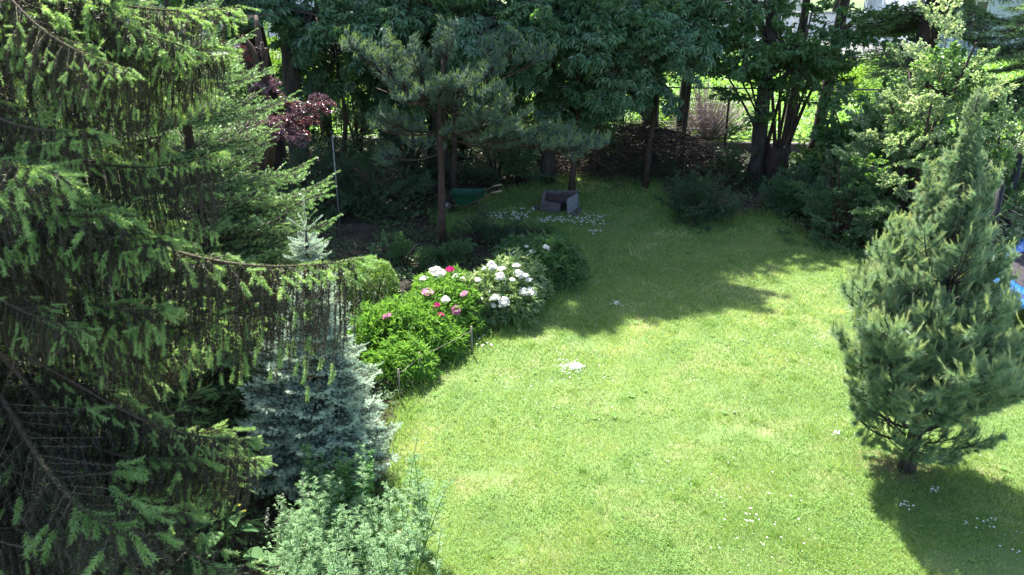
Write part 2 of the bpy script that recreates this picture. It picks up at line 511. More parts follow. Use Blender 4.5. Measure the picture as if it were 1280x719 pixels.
def pine_bough(mats, nl=.09, nw=.003, L=1., n_side=9, dens=1., up=.5, candle=True):
    mb = MB()
    path = bez((0, 0, 0), (L * .5, 0, .02), (L * .95, 0, up * L * .55), 8)
    tube(mb, path, np.linspace(.02, .006, 8), 6, 0)
    ends = [(along(path, .62), path[-1])]
    for i in range(n_side):
        t = .22 + .75 * i / n_side
        p = along(path, t)
        sg = 1 if i % 2 else -1
        ln = (.18 + .34 * (1 - t)) * L * rng.uniform(.75, 1.2)
        a = R(rng.uniform(30, 60)) * sg
        e = p + np.array([math.cos(a) * ln, math.sin(a) * ln, rng.uniform(.1, .6) * ln])
        tw = bez(p, (p + e) / 2 + [0, 0, -.03], e, 4)
        tube(mb, tw, np.linspace(.007, .004, 4), 4, 0, cap=False)
        ends.append((along(tw, .15), e))
        for j in range(2):
            u = rng.uniform(.4, .9); q = along(tw, u)
            d = norm(np.array([math.cos(a + rng.normal(0, .7)), math.sin(a + rng.normal(0, .7)), rng.uniform(.1, .8)]))
            ends.append((q, q + d * rng.uniform(.1, .2) * L))
    A = np.array([a for a, b in ends]); B = np.array([b for a, b in ends])
    sticks(mb, A, B, .004, 0)
    shoots(mb, A, B, int(120 * dens), nl, nw, 56, 1, t0=.25, t1=1)
    shoots(mb, A + (B - A) * .65, B, int(90 * dens), nl, nw, 34, 1, t0=0, t1=1)
    if candle:
        for a, b in zip(A, B):
            for k in range(rng.integers(1, 4)):
                d = norm(norm(b - a) * .5 + np.array([rng.normal(0, .25), rng.normal(0, .25), .9]))
                shoots(mb, [b - d * .01], [b + d * rng.uniform(.08, .16)], int(60 * dens), nl * .5, nw, 24, 2)
    return mb.mesh('pine_bough', mats)


def leafy_bough(mat, leafL=.075, leafW=.035, n_side=9, per=16, L=1., droop=.35, style='alt', fine=False, wood='twig'):
    mb = MB()
    path = bez((0, 0, 0), (L * .55, 0, .12 * L), (L, 0, -droop * .35 * L), 8)
    tube(mb, path, np.linspace(.013, .003, 8) * L, 5, 1, cap=False)
    twA, twB = [along(path, .5)], [path[-1]]
    for i in range(n_side):
        t = .15 + .8 * i / n_side
        p = along(path, t)
        ln = (.2 + .38 * (1 - t)) * L * rng.uniform(.7, 1.2)
        a = R(rng.uniform(30, 75)) * (1 if i % 2 else -1)
        e = p + np.array([math.cos(a) * ln, math.sin(a) * ln, rng.uniform(-.5, .45) * ln])
        twA.append(p); twB.append(e)
        for j in range(2):
            u = rng.uniform(.3, .8); q = p * (1 - u) + e * u
            a2 = a + rng.normal(0, .7)
            twA.append(q); twB.append(q + norm([math.cos(a2), math.sin(a2), rng.uniform(-.5, .5)]) * ln * .5)
    A, B = np.array(twA), np.array(twB)
    sticks(mb, A, B, .003 * L, 1)
    K = len(A)
    if style == 'alt':
        t = rng.uniform(.1, 1, (K, per))
        P = (A[:, None] + (B - A)[:, None] * t[..., None]).reshape(-1, 3)
        ax = np.repeat(norm(B - A), per, 0)
        D = norm(ax * .6 + rvec(K * per) * [.9, .9, .5] + [0, 0, -droop])
        N = norm(rvec(K * per) * .55 + [0, 0, 1])
    else:       # whorls of hanging leaflets
        w = 7
        per2 = max(1, per // w)
        t = np.concatenate([rng.uniform(.35, .95, (K, per2 - 1)), np.ones((K, 1))], 1)
        C = (A[:, None] + (B - A)[:, None] * t[..., None]).reshape(-1, 3)
        C = np.repeat(C, w, 0)
        n = len(C)
        ph = np.tile(np.arange(w) * 2 * math.pi / w, n // w) + np.repeat(rng.uniform(0, 6, n // w), w)
        D = norm(np.stack([np.cos(ph), np.sin(ph), rng.uniform(-1.1, -.1, n) * (droop + .3)], 1) + np.repeat(rvec(n // w) * .35, w, 0))
        P = C + D * leafL * .12
        N = norm(rvec(n) * .3 + [0, 0, 1])
    n = len(P)
    leaves(mb, P, D, N, leafL * rng.uniform(.65, 1.2, n), leafW * rng.uniform(.7, 1.15, n), 0, None, .18, .18, fine)
    return mb.mesh('leafy_bough', [mat, wood])


def orient(d, roll=0.):
    d = Vector([float(v) for v in d]).normalized()
    up = Vector((0, 0, 1)) if abs(d.z) < .97 else Vector((0, 1, 0))
    y = up.cross(d).normalized(); z = d.cross(y).normalized()
    m = Matrix((d, y, z)).transposed()
    return (m @ Matrix.Rotation(roll, 3, 'X')).to_euler()


def put(me, parent, loc, d, scale=1., roll=0., name='branch'):
    """another branch sharing mesh data, a part of its tree"""
    o = bpy.data.objects.new(name, me)
    COL.objects.link(o)
    o.parent = parent
    p = parent.location
    o.location = (float(loc[0]) - p.x, float(loc[1]) - p.y, float(loc[2]) - p.z)
    o.rotation_euler = orient(d, roll)
    o.scale = (scale,) * 3 if np.isscalar(scale) else scale
    return o


def trunk(parent, pts, radii, mat, sides=10, name='trunk', rough=.06):
    mb = MB()
    pts = np.asarray(pts, float); k = max(6, len(pts) * 3)
    s = np.linspace(0, 1, k); P = along(pts, s)
    P = P + np.stack([np.sin(s * 9 + P[0, 0]), np.cos(s * 7 + P[0, 1]), 0 * s], 1) * np.interp(s, np.linspace(0, 1, len(radii)), radii)[:, None] * .25 * np.minimum(s * 4, 1)[:, None]
    rr = np.interp(s, np.linspace(0, 1, len(radii)), radii) * (1 + rng.normal(0, rough, k))
    rr[0] *= 1.35
    tube(mb, P - np.array(parent.location), rr, sides, 0)
    mb.build(name, mat, parent)
    return P


def rep(fn, n): return [fn() for _ in range(n)]


# meshes
NOR = [norway_bough(2.4, .5, 0), norway_bough(2.2, .62, 2), norway_bough(2.0, .42, 4), norway_bough(2.5, .55, 5, .8), norway_bough(2.4, .8, 1, 1., True), norway_bough(2.3, .6, 3, 1., False, .12), norway_bough(2.2, .7, 7, 1., False, .05)]  # last two grow few fresh shoots, so lower boughs look shaded
BLUE = rep(lambda: fir_bough(['twig', 'blue_old', 'blue_new'], .023, .0064, 1., .85, -.12, 1.55), 3)
FIR = rep(lambda: fir_bough(['twig', 'fir_old', 'fir_new'], .021, .005, 1., .6, -.1), 3)
PIN = rep(lambda: pine_bough(['bark_grey', 'pine_old', 'pine_new'], .085, .0034, 1., 8, 1.15, .9), 4)
SCO = rep(lambda: pine_bough(['bark_brown', 'scots_old', 'scots_new'], .06, .0042, 1., 9, .9, .35), 3)
WAL = [leafy_bough('walnut', l, w, 9, n, 1., d, 'whorl') for l, w, n, d in ((.13, .042, 24, .5), (.155, .05, 20, .6), (.105, .036, 32, .35), (.125, .044, 26, .7))]
WAL += [leafy_bough('walnut', .13, .06, 10, 15, 1., .4), leafy_bough('hazel', .12, .055, 9, 14, 1., .4)]
ASH = rep(lambda: leafy_bough('ash_leaf', .085, .034, 9, 14, 1., .3), 3)
HAZ = rep(lambda: leafy_bough('hazel', .1, .075, 9, 11, 1., .25), 3)
BRT = rep(lambda: leafy_bough('bright_leaf', .06, .036, 9, 14, 1., .2), 2)
DRK = rep(lambda: leafy_bough('dark_leaf', .055, .034, 10, 16, 1., .2), 3)
CRM = rep(lambda: leafy_bough('cream_leaf', .085, .055, 10, 16, 1., .15), 3)
MAP = rep(lambda: leafy_bough('maple', .075, .03, 9, 28, 1., .35, 'whorl'), 3)


# ------------------------------------------------------------------ value noise for patchiness
def vnoise(X, Y, cell, seed):
    """smooth patchy field, octaves turned against each other"""
    r = 0
    for k, (w, f) in enumerate(((.5, 1), (.3, 1.9), (.2, 3.7))):
        c, s_ = math.cos(.7 + k * 1.3), math.sin(.7 + k * 1.3)
        r = r + w * vnoise1((X * c - Y * s_) * f, (X * s_ + Y * c) * f, cell, seed + 100 * k)
    return np.clip((r - .5) * 1.5 + .5, 0, 1)


def vnoise1(X, Y, cell, seed):
    g = np.random.default_rng(seed).uniform(0, 1, (256, 256))
    x, y = X / cell + 100, Y / cell + 100
    i, j = np.floor(x).astype(int), np.floor(y).astype(int)
    fx, fy = x - i, y - j
    fx, fy = fx * fx * (3 - 2 * fx), fy * fy * (3 - 2 * fy)
    G = lambda a, b: g[a % 256, b % 256]
    return (G(i, j) * (1 - fx) + G(i + 1, j) * fx) * (1 - fy) + (G(i, j + 1) * (1 - fx) + G(i + 1, j + 1) * fx) * fy


def inside(X, Y, poly):
    r = np.zeros(len(X), bool); n = len(poly)
    for k in range(n):
        x1, y1 = poly[k]; x2, y2 = poly[(k + 1) % n]
        c = ((y1 > Y) != (y2 > Y)) & (X < (x2 - x1) * (Y - y1) / (y2 - y1 + 1e-12) + x1)
        r ^= c
    return r


# ------------------------------------------------------------------ SETTING
def sheet(name, poly, z, mat):
    me = bpy.data.meshes.new(name)
    me.from_pydata([(x, y, z) for x, y in poly], [], [list(range(len(poly)))])
    me.materials.append(M[mat]); me.update()
    return tag(link(name, me), kind='structure')


sheet('ground', [(-400, -60), (400, -60), (400, 600), (-400, 600)], -.008, 'far_ground')
sheet('garden_soil', [(-16, -3), (16, -3), (16, 20.4), (-16, 21.9)], -.004, 'soil')
edge_px = [(455, 719), (478, 640), (488, 560), (500, 500), (545, 462), (600, 428), (655, 402), (700, 368), (716, 330), (712, 300), (690, 288), (640, 284), (560, 290), (548, 268), (600, 250), (660, 236), (700, 224), (770, 219), (815, 226), (835, 262), (880, 282), (960, 268), (1010, 300), (1080, 322), (1160, 330), (1275, 300)]
LAWN = [(-.9, 2.5)] + [tuple(gr(*p)[:2]) for p in edge_px] + [(12, 15.5), (13, 2.5)]
sheet('lawn', LAWN, .0, 'lawn_soil')
MEADOW = [(-14, 22.2), (14, 20.9), (22, 24), (22, 35.4), (-22, 35.4)]
sheet('meadow', MEADOW, .0, 'meadow')
sheet('road', [(-60, 37), (60, 37), (60, 43.5), (-60, 43.5)], .0, 'asphalt')
mb = MB(); box(mb, (0, 36.6, .06), (120, .8, .13)); tag(mb.build('pavement', 'concrete'), kind='structure')


def grass():
    mb = MB()
    P = []
    for y0, y1, dens, x0, x1 in ((2.5, 5.2, 900, -1, 5), (5.2, 7, 12500, -1.3, 5.2), (7, 9, 9500, -1.6, 6.2), (9, 12, 5600, -1.2, 8.2), (12, 15.2, 3000, -2.2, 9.5), (15.2, 19.4, 1700, -3, 8)):
        n = int((x1 - x0) * (y1 - y0) * dens)
        P.append(np.stack([rng.uniform(x0, x1, n), rng.uniform(y0, y1, n)], 1))
    P = np.concatenate(P)
    nn = 1500000
    Yc = 5.0 + 14.4 * rng.random(nn) ** 1.9
    P = np.concatenate([P[:1], np.stack([rng.uniform(-.26, .78, nn) * (Yc + .8) + .2, Yc], 1)])
    rng.shuffle(P); P = P[:620000]
    n0 = 14000; P = np.concatenate([P, np.stack([rng.uniform(-1, 5, n0), rng.uniform(2.5, 5, n0)], 1)])
    X, Y = P.T
    k = inside(X + rng.normal(0, .03, len(X)), Y + rng.normal(0, .05, len(X)), LAWN)
    pine = gr(1130, 590)
    d = np.hypot(X - pine[0] + .05, (Y - pine[1] - .1))
    k &= ~((d < .33) & (rng.random(len(X)) < .8))
    dc = np.hypot((X - 4.15) / .55, (Y - 6.0) / .22)
    k &= ~((dc < 1) & (rng.random(len(X)) < .85))
    n1 = vnoise(X, Y, .9, 1); n2 = vnoise(X, Y, .22, 2); n3 = vnoise(X, Y, 2.4, 3)
    bare = vnoise(X, Y, .5, 9)
    k &= ~((bare < .16) & (rng.random(len(X)) < .55))
    P, X, Y, n1, n2, n3 = P[k], X[k], Y[k], n1[k], n2[k], n3[k]
    n = len(P)
    dry = np.exp(-((X - gr(960, 372)[0]) / .8) ** 2 - ((Y - gr(960, 372)[1]) / .4) ** 2) + .8 * np.exp(-((X - gr(925, 358)[0]) / .4) ** 2 - ((Y - gr(925, 358)[1]) / .25) ** 2)
    hgt = (.022 + .05 * n2 * n1 + .012 * rng.random(n)) * (1 + .5 * (rng.random(n) < .05)) * np.interp(Y, [5, 19], [1, 1.5])
    D = norm(np.stack([rng.normal(0, .55, n), rng.normal(0, .55, n), np.ones(n)], 1))
    base = np.stack([X, Y, np.zeros(n)], 1)
    tint = np.clip(.42 + .5 * (n3 - .5) + .45 * (n2 - .5) + .3 * (n1 - .5) + rng.normal(0, .16, n), 0, .8)
    tint = np.where(rng.random(n) < .03 + .28 * np.clip((n1 - .62) * 4, 0, 1) * (n3 > .45) + .4 * dry, .98, tint)
    wid = np.interp(Y, [5, 9, 14, 19], [.0038, .0052, .009, .014])
    needles(mb, base, D, hgt, wid, 0, tint)
    tag(mb.build('grass', 'grass'), 'short sunlit grass blades covering the whole lawn', 'grass', kind='stuff')
    # long fringe along the edges and in the pine's foot
    mb = MB()
    for k in range(len(LAWN) - 3):
        a, b = np.array(LAWN[k + 1]), np.array(LAWN[(k + 2)])
        if a[1] < 3: continue
        n = int(np.linalg.norm(b - a) * 330)
        t = rng.random(n)[:, None]
        Q = a * (1 - t) + b * t + rng.normal(0, .12, (n, 2))
        base = np.stack([Q[:, 0], Q[:, 1], np.zeros(n)], 1)
        needles(mb, base, norm(np.stack([rng.normal(0, .5, n), rng.normal(0, .5, n), np.ones(n)], 1)), rng.uniform(.08, .22, n), .009, 0, rng.uniform(0, .6, n))
    for _ in range(330):
        x, y = rng.uniform(-1.2, 7.5), 5.2 + 9 * rng.random() ** 1.3
        if not inside(np.array([x]), np.array([y]), LAWN)[0]: continue
        n = int(rng.integers(18, 60)); r = rng.uniform(.02, .07)
        base = np.stack([x + rng.normal(0, r, n), y + rng.normal(0, r, n), np.zeros(n)], 1)
        needles(mb, base, norm(np.stack([rng.normal(0, .7, n), rng.normal(0, .7, n), np.ones(n)], 1)), rng.uniform(.04, .11, n), .006, 0, np.clip(rng.uniform(0, .5) + rng.normal(0, .1, n), 0, 1))
    for px, py, r in ((1080, 560, .35), (1165, 575, .3), (1200, 600, .3), (1015, 690, .15), (940, 655, .2)):
        c = gr(px, py); n = 500
        base = np.stack([c[0] + rng.normal(0, r, n), c[1] + rng.normal(0, r, n), np.zeros(n)], 1)
        needles(mb, base, norm(np.stack([rng.normal(0, .5, n), rng.normal(0, .5, n), np.ones(n)], 1)), rng.uniform(.05, .13, n), .005, 0, rng.uniform(0, .6, n))
    tag(mb.build('long_grass', 'grass'), 'long unmown grass fringe along the flower bed and hedge edges', 'grass', kind='stuff')


def clover():
    mb = MB()
    n = 150000
    X, Y = rng.uniform(-1.6, 9, n), 5.2 + 12 * rng.random(n) ** 1.7
    c = vnoise(X, Y, .55, 21) * .6 + vnoise(X, Y, .16, 22) * .4
    k = inside(X, Y, LAWN) & (c > .5) & (abs(X) < Y * .72)
    X, Y = X[k], Y[k]; n = len(X)
    s = rng.uniform(.007, .014, n) * np.interp(Y, [5, 16], [1, 2])
    P = np.stack([X, Y, rng.uniform(.015, .05, n)], 1)
    a = rng.uniform(0, 6.28, n)
    D = np.stack([np.cos(a), np.sin(a), rng.uniform(-.1, .4, n)], 1)
    leaves(mb, P, D, norm(rvec(n) * .35 + [0, 0, 1]), s * 1.3, s, 0)
    # flat rosettes: plantain, dandelion
    for i in range(190):
        x, y = rng.uniform(-1.2, 6.5), rng.uniform(5.3, 12.5)
        if vnoise(np.array([x]), np.array([y]), .8, 61)[0] < .6: continue
        if not inside(np.array([x]), np.array([y]), LAWN)[0]: continue
        w = int(rng.integers(5, 10)); a = np.arange(w) * 6.28 / w + rng.uniform(0, 6)
        D = np.stack([np.cos(a), np.sin(a), rng.uniform(.1, .6, w)], 1)
        L = rng.uniform(.03, .06)
        leaves(mb, np.tile([x, y, .02], (w, 1)), D, np.tile([0, 0, 1.], (w, 1)), L * rng.uniform(.7, 1.1, w), L * rng.uniform(.25, .4), 0, fine=True)
    tag(mb.build('clover', 'clover'), 'clover and plantain leaves growing in patches through the lawn', 'clover', kind='stuff')


def daisies():
    mb = MB()
    spots = []
    for (x0, y0, x1, y1, n) in ((612, 268, 660, 276, 60), (672, 273, 712, 280, 55), (712, 270, 757, 284, 55), (735, 290, 752, 297, 10), (640, 262, 668, 268, 22),
                                (1160, 612, 1172, 620, 9), (1118, 630, 1141, 640, 11), (1218, 650, 1245, 664, 9), (1205, 655, 1215, 662, 3), (1040, 540, 1050, 548, 5), (596, 418, 616, 436, 10),
                                (930, 640, 960, 655, 6), (1245, 680, 1275, 700, 4), (880, 590, 1010, 700, 16)):
        for _ in range(n):
            spots.append(gr(rng.uniform(x0, x1), rng.uniform(y0, y1), .04))
    for _ in range(1500):
        x, y = rng.uniform(-1.2, 6.5), rng.uniform(5.2, 10.5)
        if vnoise(np.array([x]), np.array([y]), .6, 71)[0] > .62 and inside(np.array([x]), np.array([y]), LAWN)[0]: spots.append(np.array([x, y, -.008]))
    for p in spots:
        w = 6; a = np.arange(w) * 6.28 / w + rng.uniform(0, 6)
        r = np.interp(p[1], [6, 9, 15], [.011, .015, .022]) * rng.uniform(.7, 1.2)
        D = np.stack([np.cos(a), np.sin(a), np.full(w, .35)], 1)
        if p[2] < 0: r *= .5
        p = p + np.array([0, 0, rng.uniform(.02, .05)])
        leaves(mb, np.tile(p, (w, 1)), D, np.tile([0, 0, 1.], (w, 1)), r, r * .75, 0)
        sticks(mb, [[p[0], p[1], 0]], [p], .0015, 1)
    tag(mb.build('daisies', ['petal_white', 'green_leaf']), 'tiny white daisies scattered in the grass', 'flowers', kind='stuff')
    for px, py, r, n, lab in ((718, 460, .16, 190, 'large patch of fallen white petals in the middle of the lawn'), (771, 381, .09, 45, 'small scatter of fallen pale petals near the shade edge')):
        mb = MB(); c = gr(px, py)
        w_ = rng.choice([.3, .6, 1.1], n, p=[.4, .4, .2])
        P = np.stack([c[0] + rng.normal(0, 1, n) * r * .7 * w_ + r * .3 * np.sin(w_ * 9), c[1] + rng.normal(0, 1, n) * r * .6 * w_, rng.uniform(.0, .045, n)], 1)
        a = rng.uniform(0, 6.28, n)
        leaves(mb, P, np.stack([np.cos(a), np.sin(a), rng.normal(0, .3, n)], 1), norm(rvec(n) * .4 + [0, 0, 1]), .028, .02, 0, fold=.25)
        tag(mb.build('fallen_petals', 'petal_white'), lab, 'petals', kind='stuff')


def scatter_leaves(name, label, poly, n, L, W, h, mat, tall=0., dens=None):
    mb = MB()
    xs, ys = [p[0] for p in poly], [p[1] for p in poly]
    X, Y = rng.uniform(min(xs), max(xs), n), rng.uniform(min(ys), max(ys), n)
    k = inside(X, Y, poly)
    if dens: k &= vnoise(X, Y, dens, 5) > .35
    X, Y = X[k], Y[k]; n = len(X)
    hz = h * (.3 + vnoise(X, Y, .7, 33)) * rng.uniform(.2, 1, n)
    P = np.stack([X, Y, hz], 1)
    a = rng.uniform(0, 6.28, n)
    D = np.stack([np.cos(a), np.sin(a), rng.uniform(-.3, .5 + tall, n)], 1)
    leaves(mb, P, D, norm(rvec(n) * .4 + [0, 0, 1]), L * rng.uniform(.6, 1.2, n), W * rng.uniform(.6, 1.2, n), 0)
    return tag(mb.build(name, mat), label, 'plants', kind='stuff')


grass(); clover(); daisies()
BED = [(-7, 2.6), (-1.0, 2.6)] + [tuple(gr(*p)[:2]) for p in edge_px[:13]] + [(-7, 15)]
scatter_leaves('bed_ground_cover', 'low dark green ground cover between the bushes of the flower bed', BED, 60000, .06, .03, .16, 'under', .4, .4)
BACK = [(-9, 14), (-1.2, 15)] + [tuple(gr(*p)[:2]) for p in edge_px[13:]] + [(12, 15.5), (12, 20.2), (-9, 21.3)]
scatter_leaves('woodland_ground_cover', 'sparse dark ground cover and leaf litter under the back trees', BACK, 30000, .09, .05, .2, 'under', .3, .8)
scatter_leaves('meadow_plants', 'bright sunlit leafy plants growing behind the garden fence', MEADOW, 120000, .17, .1, .55, 'meadow_leaf', .6)

# ------------------------------------------------------------------ FENCE, KERB, ROADSIDE
fA, fB = np.array([-10., 22.0]), np.array([13., 20.6])
fdir = (fB - fA) / np.linalg.norm(fB - fA); flen = np.linalg.norm(fB - fA); frz = math.atan2(fdir[1], fdir[0])
fe = thing('garden_fence', 'dark metal fence on a low concrete kerb behind the back trees', 'fence', (fA[0], fA[1], 0))
fpt = lambda s, z: np.array([fdir[0] * s, fdir[1] * s, z])
n_post = 10
pmb = MB(); tube(pmb, [(0, 0, 0), (0, 0, 1.62)], .03, 8); pme = pmb.mesh('post', 'metal_dark')
for i in range(n_post):
    link('post', pme, fe, fpt(flen * i / (n_post - 1), 0))
for z, r in ((1.55, .02), (1.28, .01), (.3, .016)):
    mb = MB(); tube(mb, [fpt(0, z), fpt(flen, z)], r, 6); mb.build('rail', 'metal_dark', fe)
bmb = MB(); box(bmb, (0, 0, .93), (.02, .02, 1.22)); bme = bmb.mesh('bar', 'metal_dark')
for i in range(100):
    s = .25 + i * .12
    o = link('bar', bme, fe, fpt(s, 0) + [0.0, -.024, 0]); o.rotation_euler = (0, 0, frz)
mb = MB()
for z in np.arange(.4, 1.25, .16):
    A, B = fpt(12.3, z), fpt(flen, z)
    tube(mb, [A, (A + B) / 2 + [0, 0, -.03], B], .003, 3)
sl_ = np.arange(12.4, flen, .16)
sticks(mb, [fpt(s, .2) for s in sl_], [fpt(s, 1.52) for s in sl_], .003)
tag(mb.build('wire_mesh', 'metal_grey', fe), kind='stuff')
for i in range(12):
    s0, s1 = flen * i / 12, flen * (i + 1) / 12
    mb = MB(); c = fpt((s0 + s1) / 2, .1); box(mb, (0, 0, 0), (s1 - s0 - .02, .16, .22 + .01 * (i % 3)), bev=.015)
    o = mb.build('kerb_stone', 'kerb', fe, c); o.rotation_euler = (0, 0, frz)

# roadside wall, houses
w = thing('roadside_wall', 'low pale rendered wall with coping beyond the meadow', 'wall', (4, 35.9, 0))
for i in range(9):
    mb = MB(); box(mb, (0, 0, .42), (1.96, .22, .84), bev=.01); mb.build('panel', 'plaster_white', w, (-9 + i * 2, 0, 0))
    mb = MB(); box(mb, (0, 0, .885), (1.98, .34, .08), bev=.015); mb.build('coping', 'concrete', w, (-9 + i * 2, 0, 0))
w = thing('far_garden_wall', 'long white garden wall on the far side of the street', 'wall', (2, 44.2, 0))
for i in range(12):
    mb = MB(); box(mb, (0, 0, .6), (3.94, .25, 1.2), bev=.01); mb.build('panel', 'plaster_white', w, (-22 + i * 4, 0, 0))
    mb = MB(); box(mb, (0, 0, 1.24), (3.98, .36, .08), bev=.015); mb.build('coping', 'concrete', w, (-22 + i * 4, 0, 0))


def house(label, x, y, wd, dp, h, mat, nwin, floors):
    t = thing('house', label, 'house', (x, y, 0), 'houses across the street')
    mb = MB()
    # facade with real openings: piers and spandrels
    bay = wd / nwin; ww, wh = bay * .38, 1.35
    ys = -dp / 2
    for k in range(nwin):
        cx = -wd / 2 + bay * (k + .5)
        pw = (bay - ww) / 2
        for sg in (-1, 1):
            box(mb, (cx + sg * (ww / 2 + pw / 2), ys, h / 2), (pw, .3, h))
        z = 0
        for fl in range(floors):
            z0 = fl * 2.9 + 1.0
            box(mb, (cx, ys, (z + z0) / 2), (ww, .296, z0 - z)); z = z0 + wh
        box(mb, (cx, ys, (z + h) / 2), (ww, .296, h - z))
    for sg in (-1, 1):
        box(mb, (sg * (wd / 2 - .15), .15, h / 2), (.296, dp - .3, h - .004))
    box(mb, (0, dp / 2, h / 2), (wd, .3, h - .002))
    mb.build('wall', mat, t)
    mb = MB(); r = 2.2
    V = [(-wd / 2 - .5, -dp / 2 - .6, h), (wd / 2 + .5, -dp / 2 - .6, h), (wd / 2 + .5, dp / 2 + .6, h), (-wd / 2 - .5, dp / 2 + .6, h), (-wd / 2 - .5, 0, h + r), (wd / 2 + .5, 0, h + r)]
    mb.add(V, [(0, 1, 5), (0, 5, 4), (2, 3, 4), (2, 4, 5), (0, 4, 3), (1, 2, 5), (0, 3, 2), (0, 2, 1)])
    mb.build('roof', 'roof_tile', t)
    for k in range(nwin):
        cx = -wd / 2 + bay * (k + .5)
        for fl in range(floors):
            z = fl * 2.9 + 1.0 + wh / 2
            f = MB()
            for dx in (-ww / 2 + .04, 0, ww / 2 - .04): box(f, (dx, 0, 0), (.07, .08, wh - .002))
            for dz in (-wh / 2 + .04, wh / 2 - .04): box(f, (0, .001, dz), (ww - .002, .07, .08))
            fo = f.build('window', 'plaster_white', t, (cx, ys, z))
            g = MB(); box(g, (0, .02, 0), (ww - .06, .012, wh - .06)); g.build('pane', 'glass_dark', fo)
            s_ = MB(); box(s_, (0, -.12, -wh / 2 - .03), (ww + .16, .3, .05)); s_.build('sill', 'concrete', fo)


house('pale rendered house with red tiled roof behind the central trees', 9.5, 53, 13, 9, 5.8, 'plaster_white', 4, 2)
house('pale blue house at the top right behind the conifer branches', 25.5, 44.6 - 3, 15, 8, 5.8, 'plaster_blue', 5, 2)
house('white rendered house half hidden behind the leafy trees on the left', -14, 52, 14, 9, 5.8, 'plaster_white', 4, 2)


# ------------------------------------------------------------------ TREES
def edge_y(x):
    """how far the tree shade reaches over the lawn"""
    return np.interp(x, [-5, -3, -1, .35, .7, 1.4, 2.4, 3.0, 4.3, 6, 8], [12.2, 12.4, 12.6, 12.3, 11.0, 10.6, 10.5, 10.9, 11.4, 12.6, 13])


def crown(t, clusters, meshes, origin=None, droop=-.15, name='branch', inner=.35, wood='bark_grey'):
    """clusters: (centre, radii, n, scale). Boughs point outward from each cluster; limbs join them to the trunk"""
    for (c, r, n, s) in clusters:
        mb = MB()
        c = np.array(c, float); r = np.broadcast_to(np.array(r, float), (3,))
        if origin is not None:
            o = origin[min(len(origin) - 1, max(0, int(np.argmin(abs(origin[:, 2] - (c[2] - r[2] * .5)))) - 1))]
            tube(mb, bez(o, (o + c) / 2 + [0, 0, .3], c, 6) - np.array(t.location), np.linspace(.06, .025, 6) * (1 + r[0] * .3), 6)
        d = rvec(n); d[:, 2] = d[:, 2] * .8 + droop * .3; d = norm(d)
        P = c + d * r * rng.uniform(inner * .6, 1.0, (n, 1)) * .75
        sticks(mb, np.tile(c, (n, 1)) - np.array(t.location), P - np.array(t.location), .02 * s)
        for k in range(n):
            dd = norm(d[k] * [1, 1, .6] + [0, 0, droop] + rng.normal(0, .2, 3))
            tip = P[k] + dd * s * .65 + np.array([0, -.25, .2])
            if tip[2] > 6.5 and rng.random() < .4: continue
            if tip[2] > 4.5 and tip[0] > 6.4 and rng.random() < .45: continue
            if tip[2] > 3.9 and tip[1] < 25 and tip[1] - tip[2] * .587 < edge_y(tip[0] + .214 * tip[2]): continue   # high boughs left out to shape the shade edge on the lawn
            put(meshes[int(rng.integers(len(meshes)))], t, P[k] - dd * s * .25, dd, s * rng.uniform(.8, 1.15), rng.normal(0, .4), name)
        mb.build('limb', wood, t)


def tall_tree(label, base, top, r0, clusters, meshes, mat='bark_grey', name='broadleaf_tree', cat='tree', group='tall trees along the back fence', lean=None, droop=-.15, r1=None):
    t = thing(name, label, cat, (base[0], base[1], 0), group)
    b = np.array([base[0], base[1], -.05]); tp = np.array(top, float)
    mid = (b + tp) / 2 + np.array(lean or (0, 0, 0))
    P = trunk(t, bez(b, mid, tp, 7), [r0, r0 * .75, r0 * .55, r1 or r0 * .2], mat)
    crown(t, clusters, meshes, P, droop)
    return t


G = lambda px, py: gr(px, py)[:2]
# low leafy skirts seen in the frame are given as (pixel x, pixel y, depth) and high crowns as metres
A_ = lambda px, py, Y: at(px, py, Y)

b = at(364, 115, 17.5)[0]
tall_tree('dark straight tree trunk with broad leaves left of the middle pine', (b, 17.5), (b + .1, 18, 11.5), .2,
          [(A_(400, 20, 17), (1.2, .8, .7), 16, 1.1), (A_(330, -10, 17.4), (1.2, 1, .8), 14, 1.2), ((-4.2, 18, 6.5), (1.9, 1.6, 1.5), 20, 1.9), ((-5.2, 18.5, 9.5), (2, 1.7, 1.6), 20, 1.9), ((-3, 18.3, 11), (1.8, 1.5, 1.5), 16, 1.9)], WAL, 'bark_grey')
b = at(322, 80, 18)[0]
tall_tree('very thick dark brown trunk at the left beside the red maple', (b, 18.2), (b - .4, 18.6, 11), .34,
          [((-8, 18, 5.5), (1.8, 1.4, 1.5), 18, 1.8), ((-7.5, 18.5, 9), (2.2, 2, 1.8), 22, 2), ((-9.5, 18, 8), (2, 2, 2), 18, 2)], ASH, 'bark_brown', r1=.12)
tall_tree('walnut like tree with hanging blue green leaf clusters above the pine', (-1.6, 18.4), (-1.2, 18.6, 11.5), .2,
          [(A_(480, 30, 16.8), (1.2, .7, .8), 18, 1.1), (A_(560, 20, 16.6), (1.3, .7, .9), 20, 1.1), ((-1.5, 18, 6), (1.8, 1.4, 1.3), 20, 1.8), ((-.6, 18.5, 9.3), (2.1, 1.8, 1.7), 24, 1.9), ((-2.4, 18.5, 11), (1.8, 1.6, 1.4), 16, 1.9)], WAL)
b = at(686, 130, 18)[0]
